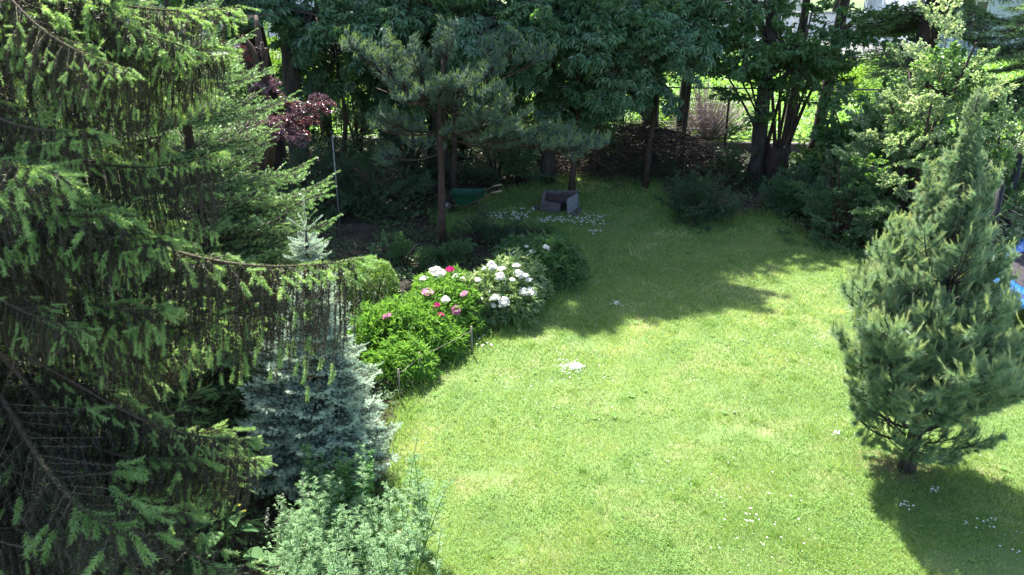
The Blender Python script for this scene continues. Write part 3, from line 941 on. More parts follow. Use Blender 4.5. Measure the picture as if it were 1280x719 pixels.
tall_tree('broadleaf tree with leafy boughs reaching the top middle', (b, 18.2), (b + .2, 18.4, 11), .16,
          [(A_(640, 20, 16.4), (1.2, .7, .9), 20, 1.1), (A_(715, 30, 16.6), (1.1, .7, .8), 18, 1.1), (A_(640, 95, 17.6), (1, .6, .5), 9, 1.), ((1.2, 18, 6.2), (1.8, 1.4, 1.4), 20, 1.8), ((.8, 18.4, 9.5), (2, 1.7, 1.6), 22, 1.9)], WAL)
b = gr(808, 208)
tall_tree('broadleaf tree with its dark trunk rising out of the brush pile', (b[0], b[1]), (b[0] + .3, b[1] + .2, 12), .19,
          [(A_(770, 60, 17.2), (1.2, .8, 1.0), 22, 1.1), (A_(735, 130, 17.4), (.9, .6, .6), 13, 1.), (A_(820, 40, 17.4), (1.1, .8, .6), 16, 1.1), ((3, 19, 6.3), (1.8, 1.5, 1.4), 20, 1.8), ((2.6, 19.3, 9.6), (2.1, 1.8, 1.8), 24, 1.9)], WAL)
b = gr(850, 212)
tall_tree('slim young tree standing left of the forked broadleaf trunk', (b[0], b[1]), (b[0] + .2, b[1], 7), .065,
          [(A_(850, 30, 18.2), (.8, .6, .6), 12, 1.), ((4, 18.8, 6.2), (1.3, 1.2, 1.2), 12, 1.5)], HAZ)
b = gr(944, 228)
tall_tree('leafy tree whose trunk is wrapped in leaves beside the many stemmed hazel', (b[0], b[1]), (b[0] - .1, b[1] + .4, 11.5), .17,
          [(A_(945, 60, 18), (1., .6, .6), 15, 1.), (A_(990, 90, 18), (.7, .5, .35), 10, .9), (A_(940, 150, 18), (.28, .25, .5), 6, .6), (A_(930, 0, 18.2), (1.5, .8, .4), 9, 1.1), ((5.1, 18.8, 6.4), (1.7, 1.5, 1.3), 18, 1.7), ((5.0, 19, 9.3), (2, 1.7, 1.7), 22, 1.8)], HAZ)
b = gr(1013, 200)
tall_tree('dark leaning trunk between the hazel stems and the cream shrub', (b[0], b[1]), (b[0] + .9, b[1] + .4, 9.5), .16,
          [(A_(1040, 40, 19), (1.1, .7, .5), 8, 1.), (A_(1090, 20, 18.5), (.9, .8, .5), 6, 1.), ((7, 19.8, 6.2), (1.6, 1.4, 1.3), 14, 1.7), ((7.3, 20, 8.4), (1.7, 1.5, 1.4), 14, 1.8)], HAZ)

for (x, y, h, lab) in ((-7.6, 20.8, 9, 'dark tree added for shade at the far left against the fence'), (-4.6, 21, 9.5, 'dark tree added for shade against the fence left of the walnut'), (-1.4, 20.9, 10, 'dark tree added for shade against the fence behind the walnut'), (1.7, 20.6, 10, 'dark tree added for shade against the fence behind the middle trunks'), (4.1, 20.6, 9, 'tree added for shade against the fence left of the hazel clump'), (6.6, 20.3, 8.5, 'tree added for shade against the fence right of the hazel clump')):  # extra trees added to close the canopy and shade the back
    tall_tree(lab, (x, y), (x + .2, y, h), .13, [((x, y, 4.6 + .9 * (x > 4)), (1.7, 1, .9), 18, 1.5), ((x, y, 6.6), (1.9, 1.2, 1.2), 20, 1.8), ((x, y, h), (1.7, 1.2, 1.2), 16, 1.8)], ASH)
for (px, py, Y, r, n, lab) in ((420, 70, 18.6, (1.5, .7, 1.), 34, 'young dark tree with leaves down to the fence beside the straight trunk'), (530, 90, 19, (1.7, .7, 1.1), 40, 'young walnut like tree filling the gap behind the pine top'),
                               (625, 70, 19, (1.4, .7, 1.0), 34, 'young tree filling the gap left of the middle trunk'), (745, 90, 18.6, (1.2, .7, 1.1), 34, 'young tree with hanging leaves left of the brush pile'), (560, 20, 17.6, (2.2, .8, .8), 36, 'leafy young tree at the top of the walnut'), (720, 10, 17.2, (1.8, .8, .8), 34, 'leafy young tree high between the middle trunks'), (820, 15, 17.8, (1.3, .8, .7), 24, 'leafy young tree high above the slim trunk')):
    p = at(px, py, Y)
    t = thing('young_tree', lab, 'tree', (p[0], Y, 0), 'young trees under the tall canopy')
    P = trunk(t, [(p[0], Y, -.05), (p[0] + .1, Y, p[2] * .5), (p[0], Y, p[2] + .5)], [.07, .05, .02], 'bark_brown', 7)
    crown(t, [(p, r, n, 1.05)], [WAL, WAL[:4], ASH + WAL[1:2], HAZ + WAL[:2]][int(abs(px)) // 10 % 4], P, -.3)

for (x, y, h, lab) in ((-10.5, 17.5, 8, 'dense dark tree added far left behind the big spruce'), (-7.2, 15.5, 6.5, 'dark tree added behind the young fir'), (-13.5, 16.5, 9, 'dark tree added at the far left edge behind the big spruce'), (-9.5, 13, 6, 'smaller dark tree added behind the big spruce')):  # dark trees added to close bright gaps behind the spruce
    tall_tree(lab, (x, y), (x + .2, y, h), .13, [((x, y, h * .25), (1.5, 1, 1.2), 30, 1.4), ((x, y, h * .55), (1.7, 1.2, 1.3), 30, 1.5), ((x, y, h * .8), (1.4, 1.2, 1.2), 20, 1.5)], DRK, group='dark trees added to close bright gaps at the left side')

# many stemmed hazel
hb = gr(968, 226)
hz = thing('hazel_clump', 'many stemmed hazel fanning up from one thick dark stump', 'tree', (hb[0], hb[1], 0))
mb = MB()
tube(mb, [(0, 0, -.05), (0, 0, .3), (0, 0, .75)], [.34, .27, .22], 12); mb.build('stump', 'bark_brown', hz)
for (px, py, r) in ((893, 70, .035), (912, 75, .03), (925, 60, .035), (985, 85, .05), (998, 90, .05), (1012, 95, .05), (1026, 90, .055), (960, 60, .05), (975, 40, .04), (1003, 30, .04)):
    e = A_(px, py, hb[1] + rng.uniform(-.3, .5)) - [hb[0], hb[1], 0]
    e = e * 1.0
    s0 = np.array([rng.normal(0, .1) + e[0] * .08, rng.normal(0, .08), .4])
    mb = MB(); mid = s0 * .5 + e * .5 + [-e[0] * .08, 0, .1]
    far = e + (e - s0) * .6
    tube(mb, np.concatenate([bez(s0, mid, e, 7), [far]]), np.linspace(r, r * .35, 8), 7); mb.build('stem', 'bark_brown', hz)
    for k in range(5):
        u = rng.uniform(.65, 1.4)
        p = s0 + (e - s0) * u + [hb[0], hb[1], 0]
        put(HAZ[k % 3], hz, p, norm([rng.normal(), rng.normal(), .1]), .75)

# conifer at the right back
b = at(1135, 190, 17)
cf = thing('dark_conifer', 'tall dark conifer with drooping boughs behind the cream leaved shrub', 'tree', (b[0], 17.2, 0))
trunk(cf, [(b[0], 17.2, -.05), (b[0] + .25, 17.3, 5), (b[0] + .3, 17.4, 7)], [.24, .18, .05], 'bark_brown')
for k in range(75):
    z = rng.uniform(2.3, 6.4); a = rng.uniform(0, 6.28); s = (2.5 - z * .22)
    if abs(a - 4.7) < .9 and z < 3.6: continue
    put(FIR[k % 3], cf, (b[0] + .2, 17.3, z), (math.cos(a), math.sin(a), -.3), s, rng.normal(0, .2))
b2 = at(1300, 60, 15.5)
cf = thing('dark_conifer', 'conifer whose bare arching boughs hang over the top right corner', 'tree', (b2[0] + .6, 15.8, 0))
trunk(cf, [(b2[0] + .6, 15.8, -.05), (b2[0] + .6, 15.8, 6), (b2[0] + .6, 15.9, 6)], [.2, .14, .05], 'bark_brown')
for k in range(46):
    z = rng.uniform(1.8, 5.6); a = rng.uniform(0, 6.28); s = (2.3 - z * .22)
    put(FIR[k % 3], cf, (b2[0] + .6, 15.8, z), (math.cos(a), math.sin(a), -.3), s, rng.normal(0, .2))

# small trees, shrubs
def shrub(name, label, base, rad, h, n, s, meshes, cat='shrub', group=None, up=.5, stems=5, wood='bark_brown', z0=.0):
    """boughs rising from the base and filling a dome"""
    t = thing(name, label, cat, (base[0], base[1], 0), group)
    mb = MB()
    rad = np.broadcast_to(np.array(rad, float), (2,))
    for k in range(stems):
        a = k * 6.28 / stems + rng.uniform(0, 1)
        e = np.array([math.cos(a) * rad[0] * .5, math.sin(a) * rad[1] * .5, h * rng.uniform(.5, .8)])
        tube(mb, bez((math.cos(a) * .06, math.sin(a) * .06, -.03), e * [.25, .25, .6], e, 6), np.linspace(.03, .008, 6) * (h ** .5), 5)
    mb.build('stems', wood, t)
    for k in range(n):
        d = rvec(1)[0]; d[2] = abs(d[2]); 
        q = rng.uniform(.45, 1)
        P = np.array([base[0], base[1], z0]) + np.array([d[0] * rad[0], d[1] * rad[1], d[2] * (h - z0)]) * q
        dd = norm([d[0], d[1], d[2] * .6 + up * rng.uniform(0, 1)])
        put(meshes[int(rng.integers(len(meshes)))], t, P - dd * s * .8, dd, s * rng.uniform(.8, 1.15), rng.normal(0, .4))
    return t


# cream variegated shrub behind the pine
for (px, py, Y, rx, hh, n, lab) in ((1118, 140, 15.2, .85, 3.0, 45, 'green and cream shrub left of the pine top'), (1175, 70, 14.2, 1.35, 4.5, 85, 'tallest cream variegated shrub directly behind the pine top'), (1262, 150, 13.2, 1.0, 3.1, 60, 'cream variegated shrub right of the pine at the frame edge')):
    p = at(px, py, Y)
    shrub('variegated_shrub', lab, (p[0], Y), rx, hh, int(n * 1.7), .6, CRM + HAZ[:2] if Y < 14 else CRM + HAZ[:1], 'shrub', 'cream variegated shrubs behind the pine')
for (px, py, rx, hh, n, s, ms, lab) in (
        (872, 276, .8, 1.0, 70, .5, DRK, 'round dark brownish shrub at the back edge of the lawn'),
        (1047, 300, 1.0, 1.9, 46, .55, ASH, 'small shaded shrub with a single short trunk at the lawn edge'),
        (1000, 262, .95, 1.1, 56, .55, ASH, 'low dark shrub in front of the hazel stump'),
        (1095, 268, 1.0, 2.1, 46, .6, HAZ, 'green shrub between the small trunk and the right pine'),
        (1030, 232, 1.2, 1.0, 36, .6, HAZ, 'leafy shrub growing over the fence kerb on the right'),
        (1130, 235, 1.2, 1.8, 40, .6, HAZ, 'shaded shrub beneath the cream variegated shrubs'),
        (1230, 262, 1.3, 2.0, 44, .6, ASH, 'dark shrub behind the trampoline pole'),
        (470, 262, 1.2, 1.5, 50, .6, DRK, 'large dark shrub left of the middle pine trunk'),
        (400, 262, 1.2, 1.7, 50, .6, DRK, 'dark shrub near the thin grey stake'),
        (510, 225, 1.5, 1.7, 40, .7, DRK, 'dark shrub deep in the shade behind the middle pine'),
        (620, 222, 1.1, 1.2, 30, .6, DRK, 'dark shrub behind the wheelbarrow'),
        (650, 226, .9, 1.5, 26, .6, ASH, 'shaded shrub at the back corner of the lawn behind the fireplace'),
        (600, 306, .55, .7, 30, .34, DRK, 'bushy dark green perennial right of the pine trunk'),
        (505, 330, .6, .6, 30, .3, HAZ, 'soft green perennials left of the pine trunk foot'),
        (560, 326, .55, .45, 24, .3, HAZ, 'low green perennials at the foot of the pine trunk'),
        (640, 300, .4, .45, 22, .3, DRK, 'dark leafy perennial behind the far peonies')):
    p = gr(px, py)
    shrub('shrub', lab, p, rx, hh, n, s, ms)
for i in range(9):  # dark bushes added so the back reads as deep shade
    x = -7.6 + i * 1.28
    shrub('added_dark_shrub', ['added dark bush at the far left end of the fence', 'added dark bush left of the thick trunk', 'added dark bush behind the thick trunk', 'added dark bush behind the red maple', 'added dark bush behind the pine crown', 'added dark bush in the shade behind the wheelbarrow', 'added dark bush behind the fireplace', 'added dark bush left of the brush pile', 'added dark bush behind the brush pile'][i], (x, 20.3 + .3 * (i % 2)), (.95, .6), 2.3 - .35 * (i > 6) - .5 * (i == 8), 40, .8, DRK, 'bush', 'dark bushes added inside the fence to deepen the shade')
for (px, py, Y, hh, lab) in ((1075, 180, 16.8, 2.4, 'light green shrub with layered boughs right of the leaning trunk'), (1110, 235, 15.2, 2.0, 'light green shrub with level boughs left of the pine')):
    p = at(px, py, Y)
    shrub('layered_shrub', lab, (p[0], Y), (1.25, .9), hh, 52, .8, HAZ, 'shrub', 'light green shrubs in front of the fence on the right', up=.1)
for (px, py, rx, hh, n, lab) in ((760, 214, 1.0, .8, 34, 'low dark bush added in front of the brush pile on its left'), (825, 222, .7, .6, 26, 'low dark bush added at the foot of the trunk in the brush pile'), (915, 226, .8, .9, 34, 'low dark bush added between the slim tree and the leaf wrapped trunk')):  # low dark bushes added to darken the sunlit soil here
    p = gr(px, py); shrub('shrub', lab, p, rx, hh, n, .5, DRK)
# bright plants beyond the fence
for (px, py, Y, rx, hh, n, lab) in ((860, 150, 22.6, 1.0, 1.1, 26, 'bright green bush beyond the fence left of the hazel'), (1060, 100, 27, 1.6, 1.9, 36, 'bright bush at the roadside wall'), (700, 90, 24, 1.8, 2.2, 36, 'sunlit bush seen between the trunks behind the middle pine'),
                                    (420, 90, 24.5, 1.8, 2.3, 34, 'sunlit bush behind the metal fence at the left'), (340, 70, 26, 1.6, 3.2, 34, 'pale sunlit bush beside the thick brown trunk'), (800, 50, 32, 3, 3, 40, 'large sunlit bush near the street')):
    p = at(px, py, Y)
    shrub('sunlit_bush', lab, (p[0], Y), rx, hh, n, .9, BRT, 'bush', 'sunlit bushes beyond the garden fence')
# far background trees along the street
for i, (x, y, h, r) in enumerate(((-16, 46, 8, 3), (-6, 47, 8, 3.2), (2, 46.5, 9, 3.2), (17, 47, 8, 3), (24, 34, 7, 2.6), (-22, 36, 9, 3.5), (-12, 33, 7, 2.8))):
    t = thing('street_tree', ['leafy street tree far left behind the fence', 'round street tree across the road behind the walnut', 'street tree across the road behind the middle trunks', 'street tree beside the pale blue house', 'small roadside tree at the far right', 'wide tree at the far left beyond the meadow', 'tree beyond the meadow behind the red maple'][i], 'tree', (x, y, 0), 'trees beyond the meadow')
    P = trunk(t, [(x, y, -.05), (x + .2, y, h * .45), (x, y, h * .8)], [.22, .16, .08], 'bark_grey')
    crown(t, [((x, y, h * .62), (r, r, h * .33), 46, 2.4)], BRT if i % 2 else ASH, P)

# twiggy bare bush behind the fence
p = at(885, 130, 21.6)
t = thing('bare_twig_bush', 'greyish purple bush of bare twigs tangled in the fence wires', 'shrub', (p[0], 21.6, 0))
mb = MB(); n = 420
a = rng.uniform(0, 6.28, n); l = rng.uniform(.9, 1.7, n); el = rng.uniform(.4, 1.4, n)
B = np.stack([np.cos(a) * np.cos(el) * l * 1.1, np.sin(a) * np.cos(el) * l * .7, np.sin(el) * l * 1.05], 1)
A = B * .25 * rng.uniform(.2, 1.5, (n, 1)); sticks(mb, A, B, .008)
q = B * rng.uniform(.5, 1, (n, 1)); sticks(mb, q, q + rvec(n) * .35, .004); q = B * rng.uniform(.5, 1, (n, 1)); sticks(mb, q, q + rvec(n) * .3, .004)
mb.build('twigs', noise_mat('grey_twig', (.2, .16, .16), (.36, .3, .3), 20, bump=0), t)

# ------------------------------------------------------------------ red maple
mp = at(345, 150, 11.4)
t = thing('red_maple', 'small dark red leaved maple between the light fir and the thick trunk', 'tree', (mp[0] - .3, 11.6, 0))
P = trunk(t, [(mp[0] - .3, 11.6, -.05), (mp[0] - .25, 11.6, 1.6), (mp[0] - .1, 11.5, 3.8)], [.07, .05, .02], 'bark_brown')
crown(t, [(A_(352, 152, 10.6), (.38, .35, .2), 16, .42), (A_(382, 132, 10.6), (.2, .2, .1), 6, .34), (A_(320, 160, 11.2), (.3, .3, .2), 7, .4), (A_(302, 48, 11.4), (.3, .3, .2), 8, .4), (A_(335, 62, 11.5), (.2, .2, .18), 5, .36), (A_(315, 100, 11.6), (.3, .2, .2), 4, .38), (A_(300, 195, 11), (.25, .2, .15), 4, .34), (A_(320, 20, 11.8), (.5, .3, .2), 7, .4)], MAP, P, wood='bark_brown')

# ------------------------------------------------------------------ middle (scots) pine
sp = gr(553, 306)
t = thing('scots_pine', 'shaded middle pine with bare slim trunk and wide bluish boughs', 'tree', (sp[0], sp[1], 0))
tp = at(553, 75, sp[1])
P = trunk(t, [(sp[0], sp[1], -.05), (sp[0] + .02, sp[1], 2.0), (tp[0], sp[1], tp[2])], [.062, .05, .025], 'bark_red')
for (sx, sy, ex, ey, dy, n) in ((555, 150, 452, 70, -.3, 9), (555, 130, 470, 110, .5, 7), (555, 165, 650, 160, -.4, 6), (555, 165, 712, 188, -.5, 8), (555, 120, 672, 78, .5, 8), (555, 115, 600, 118, -.6, 5), (555, 120, 510, 130, -.7, 6), (555, 165, 480, 165, -.2, 4), (555, 80, 560, 50, 0, 4), (555, 140, 605, 140, -.8, 6), (555, 170, 640, 190, .6, 5), (555, 190, 500, 200, .5, 3), (555, 150, 620, 175, .1, 6), (555, 110, 480, 85, -.1, 6), (640, 175, 722, 192, -.5, 5)):
    mb = MB(); a, e = at(sx, sy, sp[1]), at(ex, ey, sp[1] + dy)
    d = norm(e - a)
    q = bez(a, (a + e) / 2 + [0, 0, -.12], e, 6) - np.array(t.location)
    tube(mb, q, np.linspace(.02, .008, 6), 5); mb.build('limb', 'bark_red', t)
    n = int(n * 1.25)
    for k in range(n):
        u = .3 + .7 * k / max(1, n - 1)
        pp = a * (1 - u) + e * u + np.array([0, 0, -.03])
        put(SCO[k % 3], t, pp - d * .3, norm(d + [rng.normal(0, .45), rng.normal(0, .45), rng.uniform(0, .45)]), .7 * rng.uniform(.8, 1.15), rng.normal(0, .4))

# ------------------------------------------------------------------ right pine
pb = gr(1133, 588)
t = thing('pine_tree', 'bushy sunlit young pine standing alone on the lawn at the right', 'tree', (pb[0], pb[1], 0))
HP = 4.15
P = trunk(t, [(pb[0], pb[1], -.05), (pb[0] + .03, pb[1], 1.2), (pb[0] - .05, pb[1], 2.6), (pb[0] - .08, pb[1], 3.85)], [.075, .06, .035, .012], 'bark_grey')
k = 0
for z in np.arange(.27, 3.5, .18):
    prof = np.interp(z, [.2, .6, 1.0, 1.5, 2.0, 2.5, 3.0, 3.5], [.38, 1.04, 1.22, 1.1, .88, .72, .52, .28])
    nb = int(6 + prof * 5)
    for j in range(nb):
        a = j * 6.283 / nb + z * 7 + rng.uniform(-.3, .3)
        L = prof * rng.uniform(.72, 1.08)
        if math.cos(a) > .15 and 1.1 < z < 2.5: L *= .8
        sc = max(.22, L * .85)
        st = along(P, z / HP)
        d = norm([math.cos(a), math.sin(a), rng.uniform(.25, .65) * (.3 if z < .6 else 1) + (.5 if z > 2.3 else 0) + (.6 if z > 2.8 else 0)])
        off = max(0, L - sc) * .9
        put(PIN[k % 4], t, st + d * off, d, sc, rng.normal(0, .3)); k += 1
for j in range(9):
    put(PIN[j % 4], t, (pb[0] - .08, pb[1], 3.1 + .07 * j), norm([math.cos(j * 2.4) * .6, math.sin(j * 2.4) * .6, 1]), .36 - .015 * j, 0)
mb = MB(); n = 1400
X = rng.normal(0, .24, n); Yq = rng.normal(.08, .22, n); a = rng.uniform(0, 6.28, n)
needles(mb, np.stack([X, Yq, rng.uniform(.003, .02, n)], 1), np.stack([np.cos(a), np.sin(a), rng.normal(0, .05, n)], 1), .07, .004, 0, rng.random(n))
o = mb.build('pine_litter', 'dry_litter', None, (pb[0], pb[1], 0)); tag(o, 'reddish dry needles fallen round the foot of the right pine', 'litter', kind='stuff')

# ------------------------------------------------------------------ blue spruce
bs = np.array([-1.93, 7.25])
t = thing('blue_spruce', 'small silvery blue spruce with upright leader beside the peonies', 'tree', (bs[0], bs[1], 0))
HB = 3.0
P = trunk(t, [(bs[0], bs[1], -.05), (bs[0], bs[1], 1.5), (bs[0] + .08, bs[1], HB - .28)], [.06, .035, .008], 'bark_grey')
k = 0
for z in list(np.arange(.16, 2.3, .165)) + [2.36, 2.44, 2.51]:
    prof = np.interp(z, [0, .3, 1., 1.7, 2.2, 2.55], [.72, .77, .6, .36, .23, .15])
    nb = int(6 + prof * 6)
    for j in range(nb):
        a = j * 6.283 / nb + z * 5 + rng.uniform(-.25, .25)
        s = prof * rng.uniform(.8, 1.12)
        put(BLUE[k % 3], t, (bs[0] + .03 * z, bs[1], z + .06), (math.cos(a), math.sin(a), .02 + .12 * z), max(.16, s), rng.normal(0, .2)); k += 1
mb = MB()
L0 = np.array([.08, 0, HB - .42])
shoots(mb, [L0], [L0 + [0, 0, .42]], 420, .02, .0055, 38, 1)
for a in (.2, 2.2, 3.4, 5.0):
    d = np.array([math.cos(a) * .75, math.sin(a) * .75, .65]); s0 = L0 + [0, 0, .1]
    shoots(mb, [s0], [s0 + d * .2], 190, .018, .005, 38, 1)
    tube(mb, [s0, s0 + d * .2], [.004, .002], 4)
for a in np.arange(0, 6.28, 1.0):
    d = np.array([math.cos(a), math.sin(a), .25]); s0 = L0 + [0, 0, -.08]
    shoots(mb, [s0], [s0 + d * .17], 170, .02, .005, 42, 1); tube(mb, [s0, s0 + d * .17], [.004, .002], 4)
tube(mb, [L0 - [0, 0, .1], L0 + [0, 0, .4]], [.008, .004], 5)
mb.build('leader', ['twig', 'blue_new'], t)

# ------------------------------------------------------------------ light green fir, left middle
fb = np.array([-3.35, 8.7])
t = thing('young_fir', 'light green young fir with level boughs behind the big spruce', 'tree', (fb[0], fb[1], 0))
HF = 5.4
P = trunk(t, [(fb[0], fb[1], -.05), (fb[0], fb[1], 2.6), (fb[0], fb[1], HF)], [.1, .06, .01], 'bark_brown')
k = 0
for z in np.arange(.3, 5.1, .34):
    prof = np.interp(z, [0, .8, 2., 2.6, 4., 5.2], [1.4, 1.45, 1.35, 1.25, .8, .2])
    nb = int(5 + prof * 4)
    for j in range(nb):
        a = j * 6.283 / nb + z * 5 + rng.uniform(-.25, .25)
        put(FIR[k % 3], t, (fb[0], fb[1], z), (math.cos(a), math.sin(a), .22), prof * rng.uniform(.75, 1.1), rng.normal(0, .2)); k += 1

# ------------------------------------------------------------------ big Norway spruce, foreground left
tx, ty = -4.0, 5.3
t = thing('norway_spruce', 'huge drooping spruce with hanging twig curtains filling the left side', 'tree', (tx, ty, 0))
P = trunk(t, [(tx, ty, -.05), (tx, ty, 5), (tx, ty, 12)], [.26, .2, .06], 'bark_brown', 12)
key = [  # start px,py,Y  -> tip px,py,Y, mesh
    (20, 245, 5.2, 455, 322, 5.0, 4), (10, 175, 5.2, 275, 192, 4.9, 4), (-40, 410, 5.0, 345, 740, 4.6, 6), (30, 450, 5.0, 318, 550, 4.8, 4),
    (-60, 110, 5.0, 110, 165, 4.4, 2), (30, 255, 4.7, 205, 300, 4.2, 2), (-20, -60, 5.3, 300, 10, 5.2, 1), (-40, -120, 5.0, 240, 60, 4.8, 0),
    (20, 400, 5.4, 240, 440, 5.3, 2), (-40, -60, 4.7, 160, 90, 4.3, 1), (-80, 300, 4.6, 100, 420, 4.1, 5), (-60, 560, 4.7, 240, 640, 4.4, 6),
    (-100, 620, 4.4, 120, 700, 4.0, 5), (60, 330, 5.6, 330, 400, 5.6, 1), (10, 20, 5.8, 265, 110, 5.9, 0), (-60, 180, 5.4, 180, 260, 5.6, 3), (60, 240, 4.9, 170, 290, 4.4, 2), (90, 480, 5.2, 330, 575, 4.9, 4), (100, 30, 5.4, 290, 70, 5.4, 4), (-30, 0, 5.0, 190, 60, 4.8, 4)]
lens = [2.4, 2.2, 2.0, 2.5, 2.4, 2.3, 2.2]
for (x0, y0, Y0, x1, y1, Y1, m) in key:
    a, e = at(x0, y0, Y0), at(x1, y1, Y1)
    L = np.linalg.norm(e - a)
    put(NOR[m], t, a, e - a + np.array([0, 0, .02]), L / lens[m], 0)
kk = 0
for z in np.arange(.5, 11.5, .36):
    prof = np.interp(z, [0, 2, 6, 12], [3.0, 2.8, 2.1, .4])
    for j in range(5):
        a = j * 6.283 / 5 + z * 4.1 + rng.uniform(-.4, .4)
        if z > 5.6 and j % 5 in (0, 2, 3): continue
        dx, dy = math.cos(a), math.sin(a)
        # keep the view past the right tips open
        L = prof * rng.uniform(.8, 1.05)
        ex, ey = tx + dx * L, ty + dy * L
        if z > 4.6 and ey < 4.4 and z < 7 and dy < -.2: continue
        dep = ey * math.cos(PITCH) + (CAM_H - z) * math.sin(PITCH)
        px = 640 + F * ex / max(dep, .5)
        py = 359.5 - F * ((z - .3 - CAM_H) * math.cos(PITCH) + ey * math.sin(PITCH)) / max(dep, .5)
        lim = np.interp(py, [-200, 0, 130, 240, 330, 480, 600, 719], [300, 290, 235, 150, 250, 240, 250, 190])
        if ey > 0 and px > lim:
            L *= max(.35, (lim + 150) / (px + 150))
        q = (5 + kk % 2) if (z < 3.1 or kk % 3 == 0) else kk % 4  # sparse-shoot variants stand in for shade on the lower boughs
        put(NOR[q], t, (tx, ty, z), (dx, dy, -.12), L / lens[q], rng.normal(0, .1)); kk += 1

# ------------------------------------------------------------------ peonies
def flower_mesh(mats, layers=5, r=.5):
    """double peony bloom: shells of cupped petals; radius about 1"""
    mb = MB()
    for l in range(layers):
        n = [11, 12, 11, 9, 6][l]; el = R([5, 25, 45, 62, 80][l]); rr = [1, .95, .85, .7, .5][l]
        for k in range(n):
            a = (k + .5 * (l % 2)) * 6.283 / n + rng.normal(0, .15)
            d = np.array([math.cos(a) * math.cos(el), math.sin(a) * math.cos(el), math.sin(el)])
            sd_ = norm(np.cross(d, [0, 0, 1.])); upv = np.cross(sd_, d)
            c = d * .3; e = d * rr * rng.uniform(.85, 1.1); w = rng.uniform(.2, .34)
            V = [c, c * .3 + e * .7 - sd_ * w + upv * .05, e * 1.0 - sd_ * w * .6 + upv * .25, e * 1.05 + upv * .3, e + sd_ * w * .6 + upv * .25, c * .3 + e * .7 + sd_ * w + upv * .05, (c + e) / 2 - upv * .1]
            mb.add(V, [(0, 6, 1), (1, 6, 2), (2, 6, 3), (3, 6, 4), (4, 6, 5), (5, 6, 0)], 1 if (len(mats) > 2 and l > 2) else 0, rng.random())
    return mb.mesh('bloom', mats)


FW = [flower_mesh(['petal_white', 'green_leaf']) for _ in range(2)]
FP = [flower_mesh(['petal_pink', 'green_leaf', 'petal_magenta'])]
FM = [flower_mesh(['petal_magenta', 'green_leaf'])]


def peony(label, domes, mat, flowers, leafL=.11, leafW=.028, per_m2=330):
    c0 = domes[0]
    t = thing('peony_bush', label, 'peony bush', (c0[0], c0[1], 0), 'peony bushes edging the lawn')
    mb, ms = MB(), MB()
    for (cx, cy, r, h) in domes:
        n = int(per_m2 * r * r * 6)
        d = rvec(n); d[:, 2] = abs(d[:, 2])
        lump = .8 + .35 * vnoise(d[:, 0] * 3 + cx * 7, d[:, 1] * 3 + d[:, 2] * 2, .7, 44)
        q = (1 - .5 * rng.random(n) ** 1.8) * lump
        C = np.stack([cx - c0[0] + d[:, 0] * r * q, cy - c0[1] + d[:, 1] * r * q, .06 + d[:, 2] * (h - .06) * q], 1)
        w = 4
        CC = np.repeat(C, w, 0); dd = np.repeat(d, w, 0); m = len(CC)
        D = norm(dd * [.8, .8, .5] + rvec(m) * .75 + [0, 0, .15])
        ti = np.clip(np.repeat(rng.uniform(0, 1, n), w) * .7 + rng.uniform(0, .3, m), 0, 1)
        leaves(mb, CC, D, norm(rvec(m) * .5 + [0, 0, 1]), leafL * rng.uniform(.6, 1.2, m), leafW * rng.uniform(.7, 1.2, m), 0, ti, .2, .25)
        a = rng.uniform(0, 6.28, 40); rr = r * rng.uniform(.2, .85, 40)
        B = np.stack([cx - c0[0] + np.cos(a) * rr, cy - c0[1] + np.sin(a) * rr, np.sqrt(np.maximum(.05, 1 - (rr / r) ** 2)) * h * .95], 1)
        A = B * [1, 1, 0]; A[:, :2] = A[:, :2] * .5 + (np.array([cx, cy]) - c0[:2]) * .5
        sticks(ms, A, B, .005)
    mb.build('foliage', mat, t); ms.build('stems', 'green_leaf', t)
    for (px, py, r_px, kind) in flowers:
        best = None
        d = ray(px, py)
        for (cx, cy, r, h) in domes:          # where the line of sight meets the dome
            o = np.array([0, 0, CAM_H]) - [cx, cy, 0]; s = np.array([r, r, h]) * 1.03
            oo, dd = o / s, d / s
            A, B, C = dd @ dd, 2 * oo @ dd, oo @ oo - 1
            disc = B * B - 4 * A * C
            if disc > 0:
                tt = (-B - math.sqrt(disc)) / (2 * A)
                if best is None or tt < best: best = tt
        if best is None:
            best = (.76 - CAM_H) / d[2]          # just over the crest of the bush
        p = d * best + [0, 0, CAM_H]
        rad = .86 * r_px * best / F
        me = {'w': FW[int(rng.integers(2))], 'p': FP[0], 'm': FM[0]}[kind]
        o = put(me, t, p + [0, 0, -.01], (1, 0, rng.normal(0, .1)), rad, 0, 'flower')
        o.rotation_euler = (rng.normal(.35, .2), rng.normal(0, .25), rng.uniform(0, 6))
        if kind == 'm': o['label'] = 'magenta peony flower'
        elif kind == 'p': o['label'] = 'pale pink peony flower with deeper centre'
    return t


